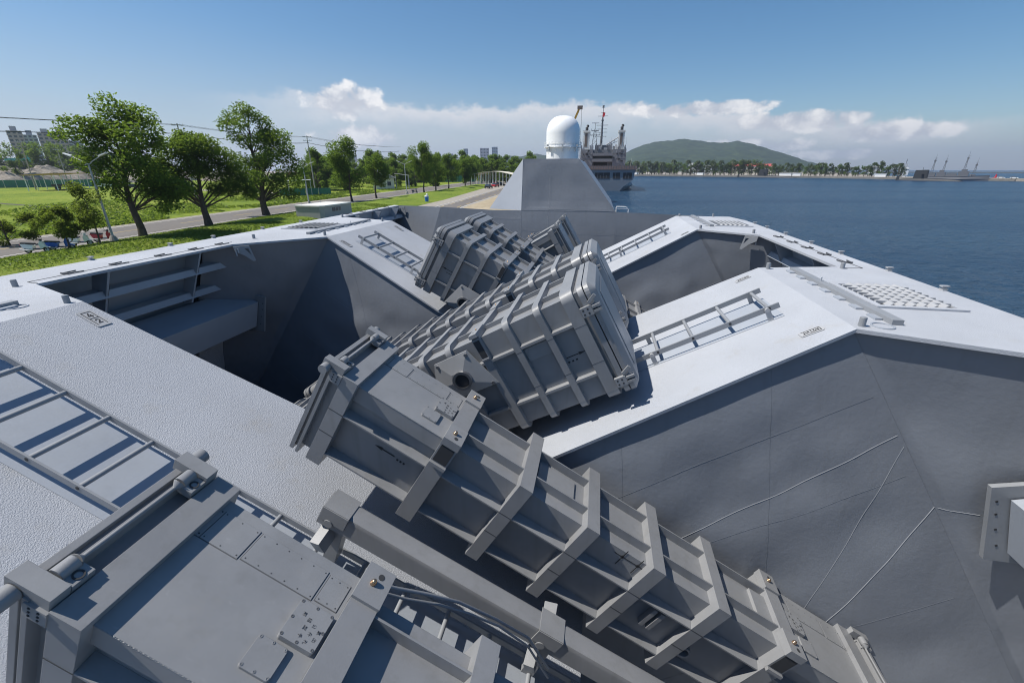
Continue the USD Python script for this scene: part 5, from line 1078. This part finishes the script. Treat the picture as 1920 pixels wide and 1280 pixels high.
for k in range(5): obj('window', MB().box((-3.8 + k * .9, 22.93, 14.4), (-3.25 + k * .9, 22.97, 15.2)), M['glass_dark'], t)
for x, z in ((-8.2, 14.2), (-6.4, 14.2), (-8., 11.6), (6.2, 14.3), (8.2, 14.3), (8.6, 11.5)): obj('porthole', MB().cyl((x, 19.93, z), .28, .05, 10, 1), M['void'], t)
obj('ladder_brace', MB().bar((-9.0, 19.8, 15.5), (-5.4, 19.8, 9.0), .25, .12), M['mast_dark'], t)
for x in (-7.6, 7.7):
    st_ = obj('exhaust_stack', MB().box((x - 1.3, 26, 16.2), (x + 1.3, 30, 23.4)).box((x - 1.55, 25.7, 23.4), (x + 1.55, 30.3, 24.1)), M['stack_white'], t)
    obj('stack_grille', MB().box((x - .6, 25.93, 17.5), (x + .5, 25.97, 23.0)), M['rusty'], st_)
    obj('exhaust_pipe', MB().tube([(x, 28, 24.1), (x, 28, 25.4), (x + .3, 28.8, 26.2)], .65, 10), M['boot_black'], st_, True)
    for k in (-1.9, 1.9): obj('vent_cowl', MB().cyl((x + k, 26, 16.2), .3, 1.9, 8), M['ship_pale'], t)
mm = obj('main_mast', MB().tube([(-1.0, 34, 18.4), (-1.0, 34, 30.)], .62, 10, .32).tube([(-1.0, 34, 30), (-1.0, 34, 34.)], .2, 8, .1).box((-1.6, 33.4, 28.6), (-.4, 34.6, 29.0)), M['mast_dark'], t)
for z, w in ((22.2, 2.2), (23.9, 2.4), (25.2, 2.2), (26.8, 2.6), (30.5, 2.2), (32.0, .9)): obj('yard', MB().bar((-1 - w, 34, z), (-1 + w, 34, z), .14, .14), M['mast_dark'], mm)
obj('mast_head', MB().cyl((-1., 34, 33.8), .45, 1.0, 8), M['mast_dark'], mm); obj('pennant', MB().bar((-.9, 33.6, 30.2), (-.4, 33.6, 31.8), .5, .9), M['red_cloth'], mm)
b = MB()
for i, j in ((-1, -1), (-1, 1), (1, -1), (1, 1)): b.bar((-4.0 + i * 1.0, 30 + j, 18.4), (-4.0 + i * .3, 30 + j * .3, 25.), .14, .14)
for z, w in ((20, .85), (22, .62), (24, .42)): b.bar((-4 - w, 30, z), (-4 + w, 30, z), .1, .1).bar((-4 - w, 30 - w, z - 1.5), (-4 + w, 30 - w, z), .1, .1)
for z, w in ((22.4, 2.2), (24.2, 1.7)): b.box((-4 - w, 29, z), (-4 + w, 31, z + .15)).box((-4 - w, 29, z + .15), (-4 - w + .1, 31, z + .9)).box((-4 + w - .1, 29, z + .15), (-4 + w, 31, z + .9))
b.tube([(-4, 30, 25), (-4, 30, 27.2)], .12, 6); lm = obj('lattice_mast', b, M['mast_dark'], t); obj('radar_bar', MB().box((-5.6, 29.6, 27.2), (-2.4, 30.2, 27.7)), M['gloss_white'], lm)
obj('derrick', MB().tube([(1.2, 28, 18.2), (7.0, 28, 21.8)], .35, 8, .2).bar((2.2, 28, 18.2), (6.4, 28, 19.9), .2, .2).bar((3, 28, 18.3), (3.2, 28, 19.4), .2, .2).bar((4.6, 28, 19), (4.8, 28, 20.3), .2, .2), M['ship_grey'], t)
for x, y, w, h in ((-2.4, 26, 1.6, 1.4), (.4, 26, 2.0, 1.0), (2.9, 27, 1.2, 1.7), (-5.6, 24, 1.2, 1.3), (5.2, 24, 1.0, 1.2)): obj('deck_locker', MB().box((x, y, 16.2), (x + w, y + 1.5, 16.2 + h)), M['ship_grey'], t)
for x in (-9.4, -3, 3.2, 9.6): obj('whip_aerial', MB().tube([(x, 22, 16.2), (x + .2, 22, 21.)], .05, 5, .02), M['mast_dark'], t)
obj('ensign_staff', MB().tube([(11.2, .4, 8.5), (11.2, .2, 12.2)], .07, 6), M['cream'], t)

r9 = np.random.default_rng(31)
for k in range(46):
    x, y = r9.uniform(-9.2, 9.6), r9.uniform(20.4, 30); h_ = r9.uniform(.6, 2.2) * (1 if abs(x) > 3.7 else 1.3)
    obj('deck_fitting', MB().box((x, y, 16.2), (x + r9.uniform(.2, .9), y + .8, 16.2 + h_)) if k % 3 else MB().tube([(x, y, 16.2), (x, y, 16.2 + h_ * 1.6)], .09, 6), M[('ship_grey', 'mast_dark', 'ship_pale', 'stack_white')[k % 4]], t)
for k in range(22): obj('bulkhead_fitting', MB().box((r9.uniform(-9.4, 9.2), 19.9, r9.uniform(9, 15.6)), (0, 0, 0)) if False else MB().box((lambda x, z: (x, 19.8, z))(*(q := (r9.uniform(-9.4, -5) if k % 2 else r9.uniform(4.6, 9.2), r9.uniform(9, 15.4)))), (q[0] + r9.uniform(.2, .8), 19.99, q[1] + r9.uniform(.2, .9))), M[('mast_dark', 'ship_grey', 'void')[k % 3]], t)
for z in (9.4, 12.0, 14.6): obj('rail', MB().bar((-9.6, 19.7, z), (-4.3, 19.7, z), .06, .06).bar((4.5, 19.7, z), (10.0, 19.7, z), .06, .06), M['mast_dark'], t)

t = thing('radome_tower', 'white domed radar tower rising behind the grey deckhouse', 'radome', (-10.0, 122., 0))
obj('tower', MB().revolve([(0, 4.0), (4.15, 4.0), (4.15, 14.0), (0, 14.0)], n=40), M['white'], t, 40)
prof = [(0, 14.02), (4.26, 14.02), (4.26, 16.6)] + [(4.26 * math.cos(a) ** .75, 16.6 + 4.0 * math.sin(a)) for a in np.linspace(.12, math.pi / 2 - .02, 12)] + [(0, 20.6)]
obj('dome', MB().revolve(prof, n=48), M['white'], t, 50)
obj('walkway', MB().add(trimesh.creation.annulus(4.16, 4.75, .12, sections=40, transform=trimesh.transformations.translation_matrix((0, 0, 13.3)))), M['white'], t)
b = MB()
for k in range(30):
    a = k / 30 * 2 * math.pi; p = np.array([math.cos(a) * 4.7, math.sin(a) * 4.7, 13.36]); q = np.array([math.cos(a + .21) * 4.7, math.sin(a + .21) * 4.7, 13.36])
    b.bar(p, p + [0, 0, 1.1], .06, .06); b.bar(p + [0, 0, 1.1], q + [0, 0, 1.1], .05, .05); b.bar(p + [0, 0, .55], q + [0, 0, .55], .04, .04)
obj('railing', b, M['white'], t)
for k, a in enumerate((-2.6, -2.3, -1.9, -1.5, -1.1, -.7, -.3)):
    obj('bracket', MB().bar((math.cos(a) * 4.1, math.sin(a) * 4.1, 12.3), (math.cos(a) * 5.0, math.sin(a) * 5.0, 13.25), .12, .12), M['white'], t)
    if k % 2: obj('floodlight', MB().box((math.cos(a) * 5.1 - .2, math.sin(a) * 5.1 - .2, 13.4), (math.cos(a) * 5.1 + .2, math.sin(a) * 5.1 + .2, 13.85)).box((math.cos(a) * 4.6 - .12, math.sin(a) * 4.6 - .12, 12.2), (math.cos(a) * 4.6 + .12, math.sin(a) * 4.6 + .12, 13.2)), M['galvanised'], t)
obj('pedestal_hull', MB().hull([(x, y, z) for x, y in ((-5.5, -10), (5.5, -10), (5.5, 14), (0, 24), (-5.5, 14)) for z in (-.5, 4.6)]), M['ship_grey'], t)
t = thing('mobile_crane', 'yellow crane boom leaning out from behind the white radome', 'crane', (-17.5, 158., Q))
bm = obj('boom', MB().bar((0, 0, 2.2), (9.6, -3, 24.2), .75, .85, (0, 1, 0), .75), M['yellow_paint'], t); obj('boom_head', MB().box((9.0, -3.5, 23.9), (10.6, -2.5, 24.9)), M['rusty'], bm); obj('hoist_rope', MB().tube([(10.4, -3, 24), (10.4, -3, 6)], .05, 5), M['wire'], bm)
obj('carrier', MB().box((-2, -4, .7), (1, 4, 2.0)).box((-1.5, -1.5, 2.0), (1.2, 2, 3.6)), M['yellow_paint'], t)
for y in (-3, -1, 1, 3): obj('wheel', MB().cyl((-2.2, y, .6), .6, 3.4, 14, 0), M['rubber'], t)

def submarine(label, x, y, rz, L, sx, sh):
    t = thing('submarine', label, 'submarine', (x, y, 0), rz)
    prof = [(0, -L / 2)] + [(2.7 * math.sin(math.pi * k / 12) ** .45, -L / 2 + L * k / 12) for k in range(1, 12)] + [(0, L / 2)]
    m = MB().revolve(prof, n=18).mesh(); m.apply_transform(trimesh.transformations.rotation_matrix(math.pi / 2, (0, 1, 0))); m.apply_translation((0, 0, -.6)); obj('hull', fixed(m), M['submarine_black'], t, 50)
    s_ = obj('sail', MB().hull([(sx - 5, 0, 1.5), (sx - 4.6, 0, sh)] + [(sx - 2, k * 1.1, z) for k in (-1, 1) for z in (1.4, sh)] + [(sx + 3.4, k * 1.0, z) for k in (-1, 1) for z in (1.4, sh + .3)] + [(sx + 4.6, 0, 1.6), (sx + 4.3, 0, sh)]), M['submarine_black'], t, 40)
    obj('sail_plane', MB().box((sx + .6, -3.2, sh * .62), (sx + 2.2, 3.2, sh * .62 + .2)), M['submarine_black'], s_); obj('periscope', MB().cyl((sx, 0, sh), .15, 2.2, 8), M['mast_dark'], s_); obj('rudder', MB().hull([(-L / 2 + 1, 0, 0), (-L / 2 + 1.4, 0, 3.4), (-L / 2 + 3.6, .15, 0), (-L / 2 + 3.0, .15, 3.4), (-L / 2 + 3.6, -.15, 0), (-L / 2 + 3.0, -.15, 3.4)]), M['submarine_black'], t)
submarine('black submarine moored at the far shore below the red-roofed building', 178., 545., -.72, 66., -4., 8.2); submarine('black submarine with a tall sail at the left end of the masted ship', 246., 404., -1.0, 46., -5.5, 7.6)
t = thing('moored_frigate', 'dark grey ship with four tall masts at the end of the far pier', 'ship', (273., 426., 0), -.62, scale=.66)
obj('hull', loft([(-28, section(4.5, 4.0, 3.2, 4.6)), (-20, section(5.2, 4.8, 4.4, 4.6)), (10, section(5.2, 4.8, 4.4, 4.6)), (34, section(.6, .4, .3, 6.2))]).apply_transform(trimesh.transformations.rotation_matrix(-math.pi / 2, (0, 0, 1))), M['mast_dark'], t)
for x0, x1, z0, z1, w in ((-22, -13, 4.6, 8.2, 3.6), (-12, -4, 4.6, 9.4, 3.8), (-3, 6, 4.6, 8.0, 3.6), (7, 16, 4.6, 10.2, 3.8), (9, 14, 10.2, 12.4, 2.8), (-10, -6, 9.4, 11.6, 2.2), (17, 22, 4.6, 7.0, 2.4)): obj('deckhouse', MB().box((x0, -w, z0), (x1, w, z1)), M['mast_dark'], t)
for x, z, r in ((-17, 30, .5), (-7, 29, .5), (11, 32.5, .42), (20, 25, .38)):
    b = MB()
    for i, j in ((-1, -1), (1, -1), (0, 1)): b.bar((x + i * 1.1, j * 1.0, 8), (x + i * .2, j * .2, z - 6), .25, .25)
    b.tube([(x, 0, z - 8), (x, 0, z)], .2, 6, .08)
    for k in range(4): b.bar((x - .9 + .15 * k, 0, 11 + 3.2 * k), (x + .9 - .15 * k, 0, 11.4 + 3.2 * k), .16, .16)
    b.bar((x - 1.5, 0, z - 5), (x + 1.5, 0, z - 5), .2, .2).box((x - 1.0, -.7, z - 8.6), (x + 1.0, .7, z - 7.2)); obj('mast', b, M['mast_dark'], t)
for k in range(9): obj('deck_gear', MB().box((-26 + 5.4 * k, -3.2, 4.6), (-24.6 + 5.4 * k, -1.6, 6.2 + (k % 3) * .5)), M['ship_pale'], t)
t = thing('shore_hall', 'long white hall with a red roof on the far shore', 'building', (228., 768., 1.9), -.27)
obj('wall', MB().box((-27, -6, 0), (27, 6, 11)), M['cream'], t); obj('roof', MB().prism([(-28, -7, 11), (-28, 0, 14.2), (-28, 7, 11)], (56, 0, 0)), M['red_roof'], t)
for k in range(11): obj('window', MB().box((-25 + 4.8 * k, -6.08, 6.5), (-22.6 + 4.8 * k, -6.02, 9.5)), M['glass_dark'], t)
for x, y, w, h, lab in ((150, 800, 17, 17.0, 'white building with a sloping roof above the far palms'), (172, 800, 10, 13.5, 'small white building right of the sloping white roof'), (62, 800, 6, 15.5, 'tiny white house above the palms near the supply ship'), (330, 640, 12, 10.5, 'white building behind the trees near the far pier'), (352, 625, 8, 9.0, 'small pale building at the right end of the far trees')):
    t = thing('shore_building', lab, 'building', (x, y, 1.9), -.3); obj('wall', MB().box((-w / 2, -4, 0), (w / 2, 4, h - 2)), M['gloss_white'], t); obj('roof', MB().prism([(-w / 2 - .4, -4.5, h - 2), (-w / 2 - .4, 4.5, h - 2), (-w / 2 - .4, 4.5, h - 1), (-w / 2 - .4, -4.5, h - 1.7)], (w + .8, 0, 0)), M['roof_pale'], t)
for k, (x, y) in enumerate([(47, 655), (122, 607), (196, 549), (199, 546), (206, 541), (252, 478)]):
    t = thing('dock_hut', ['white hut at the water edge nearest the supply ship', 'pale hut among the far palms', 'pale hut left of the submarine', 'second pale hut left of the submarine', 'pale hut right of the submarine', 'small hut near the end of the far trees'][k], 'hut', (x, y, 1.9), -.7)
    obj('wall', MB().box((-4, -1.5, 0), (4, 1.5, 2.6)), M['gloss_white'], t); obj('roof', MB().box((-4.3, -1.8, 2.6), (4.3, 1.8, 2.85)), M['roof_pale'], t)
CGp = 'white cars parked on the far pier'
for k, (x, y) in enumerate([(262, 462), (268, 451), (273, 444), (277, 438), (296, 409), (300, 403)]):
    car(['leftmost white car on the far pier', 'white car second from the left on the far pier', 'white car third from the left on the far pier', 'white car in the middle of the far pier row', 'white car near the right end of the far pier', 'white car at the very tip of the far pier'][k], x, y, -.95, 'gloss_white', z=1.92, group=CGp)
t = thing('signal_tower', 'white signal box on a dark post at the end of the far trees', 'tower', (268., 478., 1.9))
obj('post', MB().cyl((0, 0, 0), .9, 8.5, 10), M['mast_dark'], t); obj('cabin', MB().box((-2.2, -2.2, 8.5), (2.2, 2.2, 11.)), M['gloss_white'], t); obj('aerial', MB().cyl((1.5, 0, 11), .2, 4, 6), M['mast_dark'], t)
for x, y, lab in ((345, 520, 'left one of the two red buoys beyond the masted ship'), (366, 512, 'right one of the two red buoys beyond the masted ship')):
    t = thing('buoy', lab, 'buoy', (x, y, 0)); obj('float', MB().revolve([(0, -.3), (2.0, -.3), (2.2, 1.0), (0, 1.2)], n=14), M['gloss_red'], t); obj('cage', MB().revolve([(0, 1.2), (1.0, 1.2), (.4, 4.0), (0, 4.2)], n=8), M['gloss_red'], t)
sp('white_rail', SB().tube([(.52, 13.2, -.98), (.78, 13.2, -.98)], .014, 6).tube([(.78, 13.2, -.98), (.86, 13.2, -1.06), (.86, 13.2, -2.0)], .014, 6).tube([(.52, 13.2, -.98), (.52, 13.2, -2.0)], .014, 6).tube([(.5, 13.2, -1.03), (.82, 13.2, -1.03)], .01, 6), M['white'])
